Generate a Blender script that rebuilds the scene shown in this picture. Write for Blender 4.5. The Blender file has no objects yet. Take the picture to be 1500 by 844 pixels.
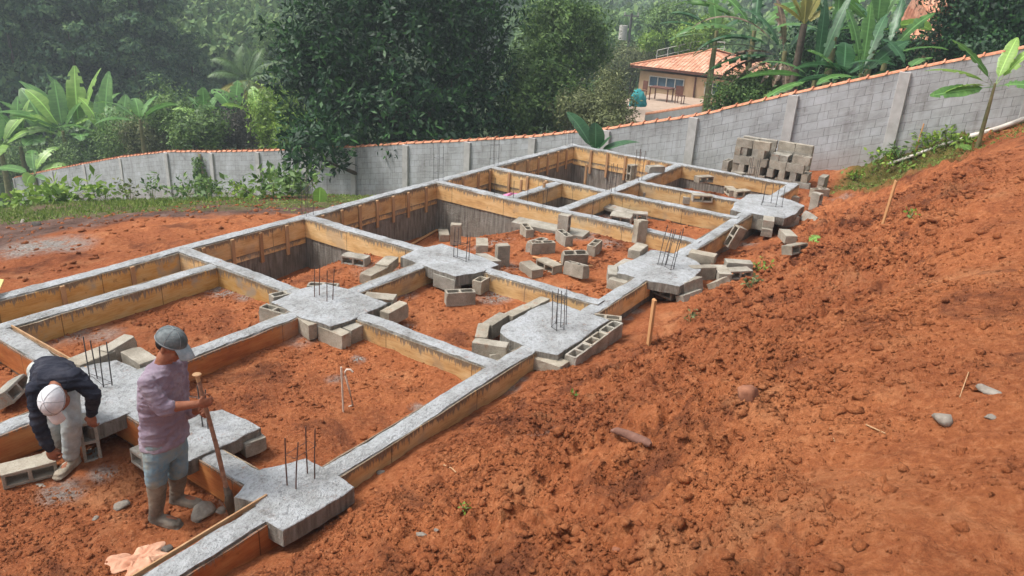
import bpy, bmesh, math, random
import numpy as np
from mathutils import Vector, Matrix, Euler
random.seed(7); rng = np.random.default_rng(7)
D = bpy.data
scene = bpy.context.scene
COL = scene.collection
PI = math.pi
# ------------------------------------------------------------------ camera (x runs along the long beams, y across them)
F, PITCH, ROLL, YAW, HC = 1117.2, 0.38061, 0.05469, 0.98769, 3.7
def _cam():
    c, s = math.cos, math.sin
    w = np.array([0, c(PITCH), -s(PITCH)]); r0 = np.array([1., 0, 0]); u0 = np.cross(r0, w)
    r = c(ROLL)*r0 + s(ROLL)*u0; u = -s(ROLL)*r0 + c(ROLL)*u0
    M = np.array([[c(YAW), s(YAW), 0], [-s(YAW), c(YAW), 0], [0, 0, 1]])
    return M@r, M@u, M@w
CR, CU, CW = _cam()
CP = np.array([0, 0, HC])
def ray(px, py): return CW*F + CR*(px-750) - CU*(py-422)
def at(px, py, z=0.0):
    v = ray(px, py); t = (z-HC)/v[2]; return Vector(CP + v*t)
def pd(px, py, depth): return Vector(CP + ray(px, py)*depth/F)
def pa(px, py, x0):
    v = ray(px, py); return Vector(CP + v*(x0/v[0]))
def px_of(P):
    q = np.array(P)-CP; d = q@CW; return 750+F*(q@CR)/d, 422-F*(q@CU)/d, d
# ------------------------------------------------------------------ helpers
def tag(o, label=None, cat=None, group=None, kind=None):
    if label: o['label'] = label
    if cat: o['category'] = cat
    if group: o['group'] = group
    if kind: o['kind'] = kind
    return o
def empty(name, loc, rz=0, **k):
    o = D.objects.new(name, None); COL.objects.link(o); o.location = loc; o.rotation_euler = (0, 0, rz)
    o.empty_display_size = .1
    return tag(o, **k)
def link(name, me, mat=None, parent=None, loc=None, rot=None, **k):
    o = D.objects.new(name, me); COL.objects.link(o)
    if mat is not None:
        me.materials.clear()
        for m in (mat if isinstance(mat, (list, tuple)) else [mat]): me.materials.append(m)
    if parent is not None: o.parent = parent
    if loc is not None: o.location = loc
    if rot is not None: o.rotation_euler = rot
    return tag(o, **k)
def mesh_np(name, V, Fc, uv=None, smooth=False, col=None, mi=None):
    V = np.asarray(V, float); Fc = np.asarray(Fc, np.int32); k = Fc.shape[1]
    me = D.meshes.new(name)
    me.vertices.add(len(V)); me.vertices.foreach_set('co', V.astype(np.float32).ravel())
    me.loops.add(Fc.size); me.loops.foreach_set('vertex_index', Fc.ravel())
    me.polygons.add(len(Fc)); me.polygons.foreach_set('loop_start', np.arange(0, Fc.size, k, dtype=np.int32))
    me.polygons.foreach_set('loop_total', np.full(len(Fc), k, np.int32))
    if smooth: me.polygons.foreach_set('use_smooth', np.ones(len(Fc), bool))
    if mi is not None: me.polygons.foreach_set('material_index', np.asarray(mi, np.int32))
    if uv is not None:
        l = me.uv_layers.new(name='UVMap'); l.data.foreach_set('uv', np.asarray(uv, np.float32).ravel())
    if col is not None:
        a = me.color_attributes.new('Mask', 'FLOAT_COLOR', 'POINT'); a.data.foreach_set('color', np.asarray(col, np.float32).ravel())
    me.update(calc_edges=True); me.validate()
    return me
class MB:
    """collects shapes into one mesh"""
    def __init__(s): s.v = []; s.f = []; s.m = []; s.sm = []
    def add(s, vs, fs, mi=0, sm=False):
        b = len(s.v); s.v += [tuple(v) for v in vs]; s.f += [tuple(b+i for i in f) for f in fs]; s.m += [mi]*len(fs); s.sm += [sm]*len(fs); return s
    def box(s, c, size, rot=None, mi=0):
        h = [x/2 for x in size]; R = Euler(rot).to_matrix() if rot else Matrix.Identity(3); c = Vector(c)
        vs = [c+R@Vector((sx*h[0], sy*h[1], sz*h[2])) for sx in (-1, 1) for sy in (-1, 1) for sz in (-1, 1)]
        return s.add(vs, [(0, 1, 3, 2), (4, 6, 7, 5), (0, 4, 5, 1), (2, 3, 7, 6), (0, 2, 6, 4), (1, 5, 7, 3)], mi)
    def tube(s, pts, r, n=8, mi=0, cap=True, sm=True):
        pts = [Vector(p) for p in pts]; rs = r if isinstance(r, (list, tuple)) else [r]*len(pts)
        vs = []; ref = None
        for i, p in enumerate(pts):
            t = (pts[min(i+1, len(pts)-1)]-pts[max(i-1, 0)]).normalized()
            if ref is None: ref = Vector((0, 0, 1)) if abs(t.z) < .9 else Vector((1, 0, 0))
            a = t.cross(ref).normalized(); b = t.cross(a).normalized(); ref = a.cross(t) if False else ref
            for k in range(n):
                q = 2*PI*k/n; vs.append(p+(a*math.cos(q)+b*math.sin(q))*rs[i])
        fs = [(i*n+k, i*n+(k+1) % n, (i+1)*n+(k+1) % n, (i+1)*n+k) for i in range(len(pts)-1) for k in range(n)]
        s.add(vs, fs, mi, sm)
        if cap:
            s.add(vs[:n], [tuple(range(n))], mi); s.add(vs[-n:], [tuple(reversed(range(n)))], mi)
        return s
    def mesh(s, name):
        me = D.meshes.new(name); me.from_pydata(s.v, [], s.f); me.update()
        me.polygons.foreach_set('material_index', s.m); me.polygons.foreach_set('use_smooth', s.sm)
        return me
    def build(s, name, mat, parent=None, loc=None, rot=None, bevel=0, **k):
        me = s.mesh(name)
        bm = bmesh.new(); bm.from_mesh(me); bmesh.ops.recalc_face_normals(bm, faces=bm.faces)
        if bevel: bmesh.ops.bevel(bm, geom=[e for e in bm.edges], offset=bevel, segments=1, affect='EDGES')
        bm.to_mesh(me); bm.free()
        return link(name, me, mat, parent, loc, rot, **k)
# numpy gradient noise
_perm = rng.permutation(256); _perm = np.concatenate([_perm, _perm]); _gr = rng.normal(size=(256, 2)); _gr /= np.linalg.norm(_gr, axis=1)[:, None]
def perlin(x, y):
    xi = np.floor(x).astype(int); yi = np.floor(y).astype(int); xf = x-xi; yf = y-yi
    u = xf**3*(xf*(xf*6-15)+10); v = yf**3*(yf*(yf*6-15)+10)
    def g(ix, iy, dx, dy):
        h = _perm[(_perm[ix & 255]+iy) & 255]; gg = _gr[h]; return gg[..., 0]*dx+gg[..., 1]*dy
    a = g(xi, yi, xf, yf); b = g(xi+1, yi, xf-1, yf); c = g(xi, yi+1, xf, yf-1); d = g(xi+1, yi+1, xf-1, yf-1)
    return (a+(b-a)*u)*(1-v)+(c+(d-c)*u)*v
def fbm(x, y, s, o=4, g=.5):
    r = 0; a = 1.
    for i in range(o): r = r+a*perlin(x/s+i*17.3, y/s+i*5.1); s *= .5; a *= g
    return r
# ------------------------------------------------------------------ materials
def mat(name, base=(.5, .5, .5), rough=.8, spec=.3):
    m = D.materials.new(name); m.use_nodes = True; nt = m.node_tree; b = nt.nodes['Principled BSDF']
    b.inputs['Base Color'].default_value = (*base, 1); b.inputs['Roughness'].default_value = rough; b.inputs['Specular IOR Level'].default_value = spec
    return m
class NT:
    def __init__(s, m): s.t = m.node_tree; s.b = s.t.nodes['Principled BSDF']
    def n(s, ty, **k):
        x = s.t.nodes.new(ty)
        for a, v in k.items(): setattr(x, a, v)
        return x
    def l(s, a, b): s.t.links.new(a, b)
    def co(s, kind='Object'): return s.n('ShaderNodeTexCoord').outputs[kind]
    def noise(s, vec, scale, detail=4, rough=.55, dist=0, out='Fac'):
        x = s.n('ShaderNodeTexNoise'); x.inputs['Scale'].default_value = scale; x.inputs['Detail'].default_value = detail
        x.inputs['Roughness'].default_value = rough; x.inputs['Distortion'].default_value = dist
        if vec is not None: s.l(vec, x.inputs['Vector'])
        return x.outputs[out]
    def ramp(s, fac, stops, interp='LINEAR'):
        x = s.n('ShaderNodeValToRGB'); cr = x.color_ramp; cr.interpolation = interp
        while len(cr.elements) > 1: cr.elements.remove(cr.elements[-1])
        for i, (p, c) in enumerate(stops):
            c = c if isinstance(c, (tuple, list)) else (c, c, c)
            e = cr.elements[0] if i == 0 else cr.elements.new(p)
            e.position = p; e.color = (*c, 1)
        s.l(fac, x.inputs['Fac']); return x.outputs['Color']
    def mix(s, fac, a, b, mode='MIX'):
        x = s.n('ShaderNodeMix', data_type='RGBA', blend_type=mode)
        for sock, v in ((x.inputs[0], fac), (x.inputs[6], a), (x.inputs[7], b)):
            if isinstance(v, (int, float)): sock.default_value = v
            elif isinstance(v, tuple): sock.default_value = (*v, 1)
            else: s.l(v, sock)
        return x.outputs[2]
    def math(s, op, a, b=0.):
        x = s.n('ShaderNodeMath', operation=op)
        for sock, v in ((x.inputs[0], a), (x.inputs[1], b)):
            if isinstance(v, (int, float)): sock.default_value = v
            else: s.l(v, sock)
        return x.outputs[0]
    def map(s, vec, scale=(1, 1, 1), loc=(0, 0, 0), rot=(0, 0, 0)):
        x = s.n('ShaderNodeMapping'); x.inputs['Scale'].default_value = scale; x.inputs['Location'].default_value = loc; x.inputs['Rotation'].default_value = rot
        s.l(vec, x.inputs['Vector']); return x.outputs[0]
    def bump(s, h, strength=.5, dist=.01, prev=None):
        x = s.n('ShaderNodeBump'); x.inputs['Strength'].default_value = strength; x.inputs['Distance'].default_value = dist
        s.l(h, x.inputs['Height'])
        if prev is not None: s.l(prev, x.inputs['Normal'])
        return x.outputs[0]
    def base(s, c): s.l(c, s.b.inputs['Base Color'])
    def nrm(s, c): s.l(c, s.b.inputs['Normal'])
    def rgh(s, c): s.l(c, s.b.inputs['Roughness'])
    def rnd(s): return s.n('ShaderNodeObjectInfo').outputs['Random']

def m_soil(attr=True, name='laterite_soil'):
    m = mat(name, rough=.95, spec=.12); t = NT(m); co = t.co()
    n1 = t.noise(co, .55, 5, .6); n2 = t.noise(co, 3.2, 6, .65); n3 = t.noise(co, 24, 6, .7)
    c1 = t.ramp(n1, [(.3, (0.182, 0.053, 0.023)), (.44, (0.328, 0.098, 0.037)), (.57, (0.437, 0.141, 0.052)), (.72, (0.533, 0.213, 0.091))])
    c2 = t.ramp(n2, [(.3, (0.090, 0.031, 0.015)), (.46, (0.328, 0.100, 0.039)), (.58, (0.449, 0.159, 0.061)), (.70, (0.606, 0.269, 0.124))])
    c3 = t.ramp(n3, [(.3, (0.109, 0.036, 0.018)), (.5, (0.412, 0.141, 0.056)), (.72, (0.753, 0.354, 0.172))])
    c = t.mix(.5, c1, c2); c = t.mix(.40, c, c3)
    n4 = t.noise(co, 1.1, 7, .72, .6); damp = t.ramp(n4, [(.36, .75), (.46, 0.)]); c = t.mix(damp, c, (0.121, 0.040, 0.021))
    pale = t.ramp(t.noise(t.map(co, (1, 1, 1), (10.919, 4.885, 2.159)), .9, 7, .7, .4), [(.57, 0.), (.70, .5)]); c = t.mix(pale, c, (0.606, 0.294, 0.141))
    big = t.ramp(t.noise(t.map(co, (1, 1, 1), (2, 11, 0)), .28, 5, .6, .5), [(.32, (.62, .55, .54)), (.47, (.90, .88, .88)), (.62, (1.04, 1.03, 1.0))]); c = t.mix(.9, c, big, 'MULTIPLY')
    if attr:
        a = t.n('ShaderNodeAttribute', attribute_name='Mask'); sp = t.n('ShaderNodeSeparateColor'); t.l(a.outputs['Color'], sp.inputs[0])
        # red = topsoil, green = grassy earth, blue = spilt cement
        bt = t.ramp(t.noise(co, 2.5, 6, .7), [(.3, (.06, .032, .024)), (.55, (.16, .095, .075)), (.75, (.27, .19, .16))])
        k = t.math('MULTIPLY', sp.outputs[0], 1.0); c = t.mix(k, c, bt)
        gt = t.ramp(t.noise(co, 4, 6, .7), [(.3, (.035, .06, .012)), (.5, (.09, .12, .028)), (.7, (.20, .17, .08))])
        c = t.mix(sp.outputs[1], c, gt)
        nz = t.noise(co, 9, 6, .7); edge = t.math('MULTIPLY', t.ramp(nz, [(.36, 0.), (.5, 1.)]), sp.outputs[2])
        cem = t.ramp(t.noise(co, 30, 4, .7), [(.3, (.13, .10, .085)), (.6, (.36, .34, .31)), (.75, (.5, .48, .45))])
        c = t.mix(edge, c, cem)
        # damp dark trail
        al = t.math('SUBTRACT', 1.0, a.outputs['Alpha']); c = t.mix(t.math('MULTIPLY', al, .75), c, (.11, .037, .022))
    t.base(c)
    h = t.math('ADD', t.math('MULTIPLY', t.noise(co, 14, 8, .72), 1.0), t.math('MULTIPLY', t.noise(co, 70, 5, .7), .45))
    t.nrm(t.bump(h, 1., .055))
    return m
def m_concrete_fresh():
    m = mat('fresh_concrete', rough=.55, spec=.45); t = NT(m); co = t.co('Object'); g = t.n('ShaderNodeNewGeometry')
    co = g.outputs['Position']
    a = t.noise(co, 2.2, 6, .62); b = t.noise(co, 28, 5, .75, .4); s = t.noise(co, 60, 3, .6)
    c = t.ramp(a, [(.3, (.26, .26, .25)), (.5, (.42, .435, .445)), (.7, (.53, .555, .58))])
    sp = t.ramp(b, [(.30, (.20, .18, .165)), (.40, (.60, .59, .58)), (.52, (.94, .94, .94)), (.75, (1.12, 1.12, 1.12))])
    c = t.mix(.8, c, sp, 'MULTIPLY')
    mudp = t.ramp(t.noise(t.map(co, (1, 1, 1), (3, 3, 0)), 11, 6, .8), [(.60, 0.), (.66, .7)]); c = t.mix(mudp, c, (.26, .13, .075))
    pit = t.n('ShaderNodeTexVoronoi'); t.l(co, pit.inputs['Vector']); pit.inputs['Scale'].default_value = 26; pk = t.ramp(pit.outputs['Distance'], [(.06, .75), (.12, 0.)]); c = t.mix(pk, c, (.10, .085, .07))
    st = t.ramp(t.noise(co, 4.5, 6, .75), [(.30, (.34, .24, .17)), (.42, (1, 1, 1))]); c = t.mix(.7, c, st, 'MULTIPLY')
    # side faces: grey unwashed cement
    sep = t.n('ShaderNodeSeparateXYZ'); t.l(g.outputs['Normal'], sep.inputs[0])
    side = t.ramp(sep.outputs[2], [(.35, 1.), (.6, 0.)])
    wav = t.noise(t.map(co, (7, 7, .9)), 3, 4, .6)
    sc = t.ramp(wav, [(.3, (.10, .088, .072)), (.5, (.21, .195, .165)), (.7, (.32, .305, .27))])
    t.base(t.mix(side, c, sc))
    t.rgh(t.ramp(a, [(.35, .75), (.65, .38)]))
    t.nrm(t.bump(t.math('ADD', t.noise(co, 15, 7, .72), t.math('MULTIPLY', s, .4)), .95, .035))
    return m
def m_deepwall():
    m = mat('cast_wall', rough=.85); t = NT(m); co = t.n('ShaderNodeNewGeometry').outputs['Position']
    a = t.noise(co, 2, 5, .6); v = t.noise(t.map(co, (9, 9, .5)), 2, 4, .6)
    c = t.mix(.55, t.ramp(a, [(.3, (.14, .135, .125)), (.7, (.33, .34, .34))]), t.ramp(v, [(.3, (.10, .10, .09)), (.65, (.30, .31, .31))]))
    t.base(c); t.nrm(t.bump(t.noise(co, 25, 5, .7), .5, .01)); return m
def m_block():
    m = mat('concrete_block_grey', rough=.92, spec=.2); t = NT(m); co = t.co(); r = t.rnd()
    off = t.n('ShaderNodeCombineXYZ'); t.l(t.math('MULTIPLY', r, 37.), off.inputs[0])
    va = t.n('ShaderNodeVectorMath', operation='ADD'); t.l(co, va.inputs[0]); t.l(off.outputs[0], va.inputs[1]); co2 = va.outputs[0]
    g = t.ramp(t.noise(co2, 5, 4, .6), [(.3, (.22, .20, .165)), (.5, (.325, .30, .255)), (.7, (.42, .395, .345))])
    f = t.ramp(t.noise(co2, 95, 3, .8), [(.3, (.45, .45, .45)), (.5, (1, 1, 1)), (.7, (1.15, 1.15, 1.15))]); c = t.mix(.7, g, f, 'MULTIPLY')
    tint = t.ramp(r, [(0., (.80, .76, .70)), (.35, (1, 1, 1)), (.7, (1.05, 1.0, .92)), (1., (.9, .93, .95))]); c = t.mix(1., c, tint, 'MULTIPLY')
    mud = t.ramp(t.noise(co2, 7, 5, .7), [(.60, 0.), (.72, .75)]); c = t.mix(mud, c, (.30, .12, .06))
    t.base(c); t.nrm(t.bump(t.noise(co2, 80, 5, .8), .8, .006)); return m
def m_ply(name, lo, mid, hi, drip=.8, patch=.35):
    m = mat(name, rough=.6, spec=.3); t = NT(m); g = t.n('ShaderNodeNewGeometry'); co = g.outputs['Position']
    uv = t.co('UV'); sx = t.n('ShaderNodeSeparateXYZ'); t.l(uv, sx.inputs[0])
    a = t.noise(t.map(co, (1, 1, 3)), 2.6, 5, .6)
    gr = t.noise(t.map(co, (1.2, 1.2, 14)), 5, 5, .65)
    c = t.ramp(a, [(.28, lo), (.47, mid), (.66, hi)]); c = t.mix(.35, c, t.ramp(gr, [(.3, lo), (.5, mid), (.7, hi)]))
    # cement slurry run down from the top edge: streaks along u, depth v (metres below the top)
    comb = t.n('ShaderNodeCombineXYZ'); t.l(t.math('MULTIPLY', sx.outputs[0], 26.), comb.inputs[0]); t.l(t.math('MULTIPLY', sx.outputs[1], 1.6), comb.inputs[1])
    st = t.noise(comb.outputs[0], 1., 4, .75)
    big = t.noise(t.map(uv, (2.2, .3, 1)), 1., 3, .6)
    lim = t.math('MULTIPLY', t.math('ADD', t.math('MULTIPLY', t.math('SUBTRACT', st, .40), .42), t.math('MULTIPLY', t.math('SUBTRACT', big, .45), .25)), drip*1.15)
    k = t.math('MULTIPLY', t.math('SUBTRACT', t.math('ADD', lim, .006), sx.outputs[1]), 45.)
    kk = t.n('ShaderNodeClamp'); t.l(k, kk.inputs[0])
    c = t.mix(t.math('MULTIPLY', kk.outputs[0], .85), c, t.ramp(st, [(.4, (.07, .055, .045)), (.6, (.22, .20, .17))]))
    bl = t.ramp(t.noise(co, 9, 4, .7), [(.62, 0.), (.72, .6)]); c = t.mix(bl, c, (.16, .075, .03))
    # joints between boards
    j = t.math('FRACT', t.math('MULTIPLY', sx.outputs[0], .82)); jm = t.ramp(j, [(.0, 1.), (.006, 1.), (.009, 0.)]); c = t.mix(t.math('MULTIPLY', jm, .8), c, (.05, .025, .015))
    pt = t.ramp(t.noise(t.map(co, (1, 1, 1), (5, 1, 0)), 1.7, 5, .6), [(.55, 0.), (.62, patch)]); c = t.mix(pt, c, (.36, .33, .27))
    c = t.mix(1., c, t.ramp(t.rnd(), [(0., (.74, .70, .66)), (.4, (1, 1, 1)), (.7, (1.06, 1.0, .92)), (1., (.86, .80, .80))]), 'MULTIPLY')
    t.base(c); t.nrm(t.bump(gr, .35, .006)); return m
def m_wood(name, c0, c1, sc=(1, 1, 1)):
    m = mat(name, rough=.75); t = NT(m); co = t.co(); n = t.noise(t.map(co, sc), 6, 5, .6)
    t.base(t.ramp(n, [(.3, c0), (.7, c1)])); t.nrm(t.bump(n, .3, .004)); return m
def m_simple(name, c0, c1, scale=6, rough=.8, bump=.3, spec=.3, dist=.01):
    m = mat(name, rough=rough, spec=spec); t = NT(m); co = t.co(); n = t.noise(co, scale, 5, .6)
    t.base(t.ramp(n, [(.3, c0), (.7, c1)]))
    if bump: t.nrm(t.bump(t.noise(co, scale*3, 4, .6), bump, dist))
    return m
def m_leaf(name, dark, mid, light, trans=.25, rough=.5, scale=.9, spec=.35, islands=True):
    m = mat(name, rough=rough, spec=spec); t = NT(m); co = t.n('ShaderNodeNewGeometry')
    n = t.noise(co.outputs['Position'], scale, 3, .6)
    if islands:
        f = t.math('ADD', t.math('MULTIPLY', co.outputs['Random Per Island'], .55), t.math('MULTIPLY', n, .5))
    else: f = n
    c = t.ramp(f, [(.18, dark), (.5, mid), (.86, light)]); t.base(c)
    tr = t.n('ShaderNodeBsdfTranslucent'); t.l(c, tr.inputs[0]); mx = t.n('ShaderNodeMixShader'); mx.inputs[0].default_value = trans
    t.l(t.b.outputs[0], mx.inputs[1]); t.l(tr.outputs[0], mx.inputs[2]); t.l(mx.outputs[0], t.t.nodes['Material Output'].inputs[0])
    return m
M = {}
M['soil'] = m_soil(); M['clod'] = m_soil(False, 'soil_lumps')
M['conc'] = m_concrete_fresh(); M['deep'] = m_deepwall(); M['block'] = m_block()
M['ply'] = m_ply('orange_plywood', (.36, .18, .06), (.66, .43, .19), (.78, .60, .34))
M['plyy'] = m_ply('yellow_plywood', (.34, .155, .028), (.57, .34, .11), (.60, .45, .23), .9, .8)
M['plyr'] = m_ply('red_plywood', (.22, .062, .02), (.40, .14, .045), (.52, .25, .09), .35)
M['batten'] = m_wood('pale_batten', (.30, .16, .075), (.52, .33, .18), (1, 1, .2))
M['stake'] = m_wood('stake_wood', (.42, .20, .08), (.58, .32, .15), (1, 1, .2))
M['bark'] = m_simple('bark', (.045, .035, .025), (.14, .11, .08), 5)
M['rebar'] = m_simple('rusty_steel', (.05, .03, .025), (.16, .07, .045), 30, .7)
M['rebard'] = m_simple('dark_steel', (.035, .037, .04), (.10, .09, .085), 30, .6)
# ------------------------------------------------------------------ terrain
WX = 19.5                                     # the boundary wall stands at x = 19.5
WN = [0.7, 1.75, 2.64, 4.97, 7.39, 9.71, 11.47, 14.79, 17.44, 19.96, 22.58, 25.34, 28.41, 31.6]
WZ = [2.94, 2.58, 2.32, 1.54, .68, .03, -.41, -1.09, -1.59, -2.1, -2.58, -3.1, -3.62, -4.15]
def wall_top(n): return float(np.interp(n, [-8.]+WN, [5.4]+WZ))
def gz_wall(n): return wall_top(n)-1.95
PROF_T = [-8., -3., -1., 0., .7, 1.5, 2.4, 3.0, 3.55, 3.85]
PROF_Z = [2.5, 2.3, 2.1, 1.8, 1.42, .95, .42, .08, -.16, -.24]
CTRL = []
for x in (-6, -2, 1, 3, 5.5, 8, 11, 14, 16.5, 19):
    toe = np.interp(x, [5.5, 8, 10, 14, 17], [3.8, 3.25, 2.95, 2.9, 3.1])
    for tn, z in zip(PROF_T, PROF_Z): CTRL.append((x, tn*toe/3.8 if tn > 0 else tn, z*(1 if x < 16 else .94)))
for x in (-6, -2, 1, 3, 5, 7.5): CTRL.append((x, 9.6, -.06)); CTRL.append((x, 10.6, -.12))
CTRL += [(9, 9.65, -.28), (10.5, 9.65, -.6), (12, 9.65, -.85), (14, 9.65, -1.05), (16.6, 9.65, -1.15), (17.2, 8, -.75), (17.2, 6.5, -.5), (17, 5, -.35), (16.9, 4, -.28), (18, 4, -.3), (18.2, 5.3, -.33)]
for n in (0.3, 1.4, 2.65, 3.3, 4.7, 7.4, 9.7, 12, 15, 18, 21, 24, 27, 30, 33, 37): CTRL.append((19.4, n, (gz_wall(n) if n < 31 else {33: -7.2, 37: -8.0}[n]) if n > 3.4 else float(np.interp(n, [0, .33, 1.39, 2.65, 3.32, 3.5], [1.6, 1.49, 1.08, .6, .03, -.1]))))
CTRL += [(-6, 14, -1.2), (-6, 22, -4), (-6, 34, -8), (2, 14, -.75), (2, 20, -2.2), (2, 30, -5.6), (7, 13, -.5), (7, 17, -1.5), (8, 21, -2.45), (10, 26, -3.65), (11.5, 24.4, -3.4), (12.7, 22.7, -3.28), (7, 24, -3.4), (7, 34, -7.2), (12, 14, -1.3), (12, 19, -2.4), (12, 28, -5.0), (14.8, 26.5, -4.95), (12, 38, -8), (16, 33, -6.4), (14, 12, -1.3), (17, 40, -8.6), (-6, 45, -11), (8, 45, -10)]
CTRL = np.array(CTRL)
def _rbf():
    X = CTRL[:, :2]; d = np.sqrt(((X[:, None]-X[None])**2).sum(-1)); A = d + np.eye(len(X))*(-.02)
    P = np.c_[np.ones(len(X)), X]; n = len(X); Mx = np.zeros((n+3, n+3)); Mx[:n, :n] = A; Mx[:n, n:] = P; Mx[n:, :n] = P.T
    return np.linalg.solve(Mx, np.r_[CTRL[:, 2], 0, 0, 0])
_W = _rbf()
def base_z(x, y):
    x = np.asarray(x, float); sh = x.shape; P = np.c_[x.ravel(), np.asarray(y, float).ravel()]; out = np.zeros(len(P))
    for i in range(0, len(P), 20000):
        q = P[i:i+20000]; d = np.sqrt(((q[:, None]-CTRL[None, :, :2])**2).sum(-1)); out[i:i+20000] = d@_W[:-3]+_W[-3]+q@_W[-2:]
    return out.reshape(sh)
HB = .097                                     # half beam width
A_B0, A_B1, A_B2, A_B3, A_B4, A_B5, A_B6 = 3.07, 5.82, 8.06, 11.38, 13.2, 14.45, 16.68
N_F, N_M, N_S, N_D, N_K = 3.95, 6.55, 7.67, 8.58, 9.43
# cell: x0,x1,y0,y1, z at (x0,y0),(x1,y0),(x0,y1),(x1,y1), deep formwork?
CELLS = {
 'men': (-2.2, A_B0, N_F, N_M, -.34, -.31, -.34, -.31, 0),
 'leftmid': (-2.2, A_B0, N_M, N_D, -.36, -.34, -.36, -.34, 0),
 'slot': (-2.2, A_B1, N_D, N_K, -.36, -.32, -.30, -.30, 0),
 'c4': (A_B0, A_B1, N_M, N_D, -.28, -.24, -.27, -.30, 0),
 'c5': (A_B0, A_B1, N_F, N_M, -.27, -.26, -.26, -.22, 0),
 'c6': (A_B1, A_B2, N_M, N_K, -.24, -.25, -.95, -.85, 1),
 'c7': (A_B1, A_B2, N_F, N_M, -.25, -.26, -.28, -.28, 0),
 'c8': (A_B2, A_B3, N_F, N_K, -.24, -.26, -1.0, -1.0, 1),
 'c9': (A_B3, A_B4, N_S, N_K, -.9, -1.0, -1.15, -1.2, 1),
 'c10': (A_B3, A_B4, N_M, N_S, -.6, -.7, -.6, -.7, 0),
 'c11': (A_B3, A_B4, N_F, N_M, -.28, -.28, -.36, -.38, 0),
 'c12': (A_B4, A_B6, N_M, N_K, -1.0, -1.0, -1.2, -1.2, 1),
 'c13': (A_B4, A_B5, N_F, N_M, -.3, -.32, -.42, -.42, 0),
 'c14': (A_B5, A_B6, N_F, N_M, -.34, -.36, -.5, -.55, 0),
}
def ground_smooth(x, y):
    """terrain height without the small roughness"""
    x = np.asarray(x, float); y = np.asarray(y, float)
    z = base_z(x, y)
    inside = (y > N_F-HB+.03) & (y < N_K+HB-.03) & (x < A_B6+HB-.03) & (x > -2.4)
    z = np.where(inside, -.62, z)
    for k, (x0, x1, y0, y1, a, b, c, d, deep) in CELLS.items():
        e = HB-.035
        m = (x > x0+e) & (x < x1-e) & (y > y0+e) & (y < y1-e)
        u = np.clip((x-x0)/(x1-x0), 0, 1); v = np.clip((y-y0)/(y1-y0), 0, 1)
        if deep: v = np.clip((v-.42)/.5, 0, 1); v = v*v*(3-2*v)
        zz = (a*(1-u)+b*u)*(1-v)+(c*(1-u)+d*u)*v
        z = np.where(m, zz, z)
    return z
HOLLOWS = [(3.2, 3.45, .28, .09), (3.75, 3.55, .25, .05), (14.5, 3.0, .5, .07), (9.7, 3.1, .4, .05), (3.9, 2.3, .35, .10), (6.2, 2.2, .5, .06), (7.2, 1.0, .5, -.13), (5.2, .9, .55, .12), (10.2, 1.2, .7, .16), (8.8, .5, .45, -.15), (12.5, .9, .8, .15), (6.3, .1, .5, .12), (9.6, -.3, .4, -.12), (4.2, 1.35, .4, .08), (13.5, 2.0, .8, .10)]
def rough_z(x, y):
    r = .05*fbm(x, y, 1.6, 3)+.034*fbm(x+31, y, .5, 5, .65)
    mound = np.clip((3.7-y)/1.0, 0, 1)*np.clip((y-.05-.45*np.clip((x-2.5)/3, 0, 1)*np.clip((9-x)/3, 0, 1))/.7, .16, 1)
    big = np.abs(fbm(x+9, y+4, .42, 4, .62))
    rid = 1-np.abs(fbm(x*.8+21, y*1.1+3, 1.1, 3, .5))*2.4
    m = mound*(.11*(rid-.55)+.17*(big-.22)+.07*fbm(x, y+77, .17, 4, .7)*np.clip(.7+1.4*fbm(x-3, y, .9, 2), .15, 1.6))
    for hx, hy, hr, ha in HOLLOWS: m = m+ha*np.exp(-((x-hx)**2+(y-hy)**2)/(2*hr*hr))*(y < 3.4)
    ins = (y > N_F) & (y < N_K) & (x < A_B6) & (x > -2)
    amp = np.where(ins, .75, 1.0)
    far = np.clip((y-12)/4, 0, 1)*(x < 19)
    r = r*amp*(1-.2*far)
    r = np.where(ins, r*.8, r)
    c = .028*fbm(x+5, y+50, .13, 2, .6)
    r = r+np.where(ins, c*.6+.03*np.abs(fbm(x, y, .6, 3)), c*mound)
    return r+m
def gz(x, y):
    z = float(ground_smooth(np.array([x]), np.array([y]))[0]); return z+float(rough_z(np.array([x]), np.array([y]))[0])
def on_ground(px, py, z0=-.3):
    """where the ray through a photo pixel meets the ground"""
    v = ray(px, py); ts = np.linspace(.6/F, 42./F, 2600); P = CP[None]+v[None]*ts[:, None]
    h = ground_smooth(P[:, 0], P[:, 1])+rough_z(P[:, 0], P[:, 1]); i = int(np.argmax(P[:, 2] < h))
    if i == 0: k = ts*F > 8; k &= P[:, 0] < WX-.4; i = int(np.argmin(np.where(k, P[:, 2]-h, 99))); return Vector((P[i][0], P[i][1], h[i]))
    return Vector(P[i])
def soil_line(x): return np.interp(x, [3, 4.4, 5.6, 6.7, 7.1, 8.2, 10, 13], [11.2, 11.6, 12.3, 12.0, 10.9, 10.2, 9.8, 9.5])
def grass_line(x): return np.interp(x, [3, 6.4, 7.0, 7.6, 9, 12], [19, 17.5, 13.2, 11.3, 10.5, 9.9])
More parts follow.
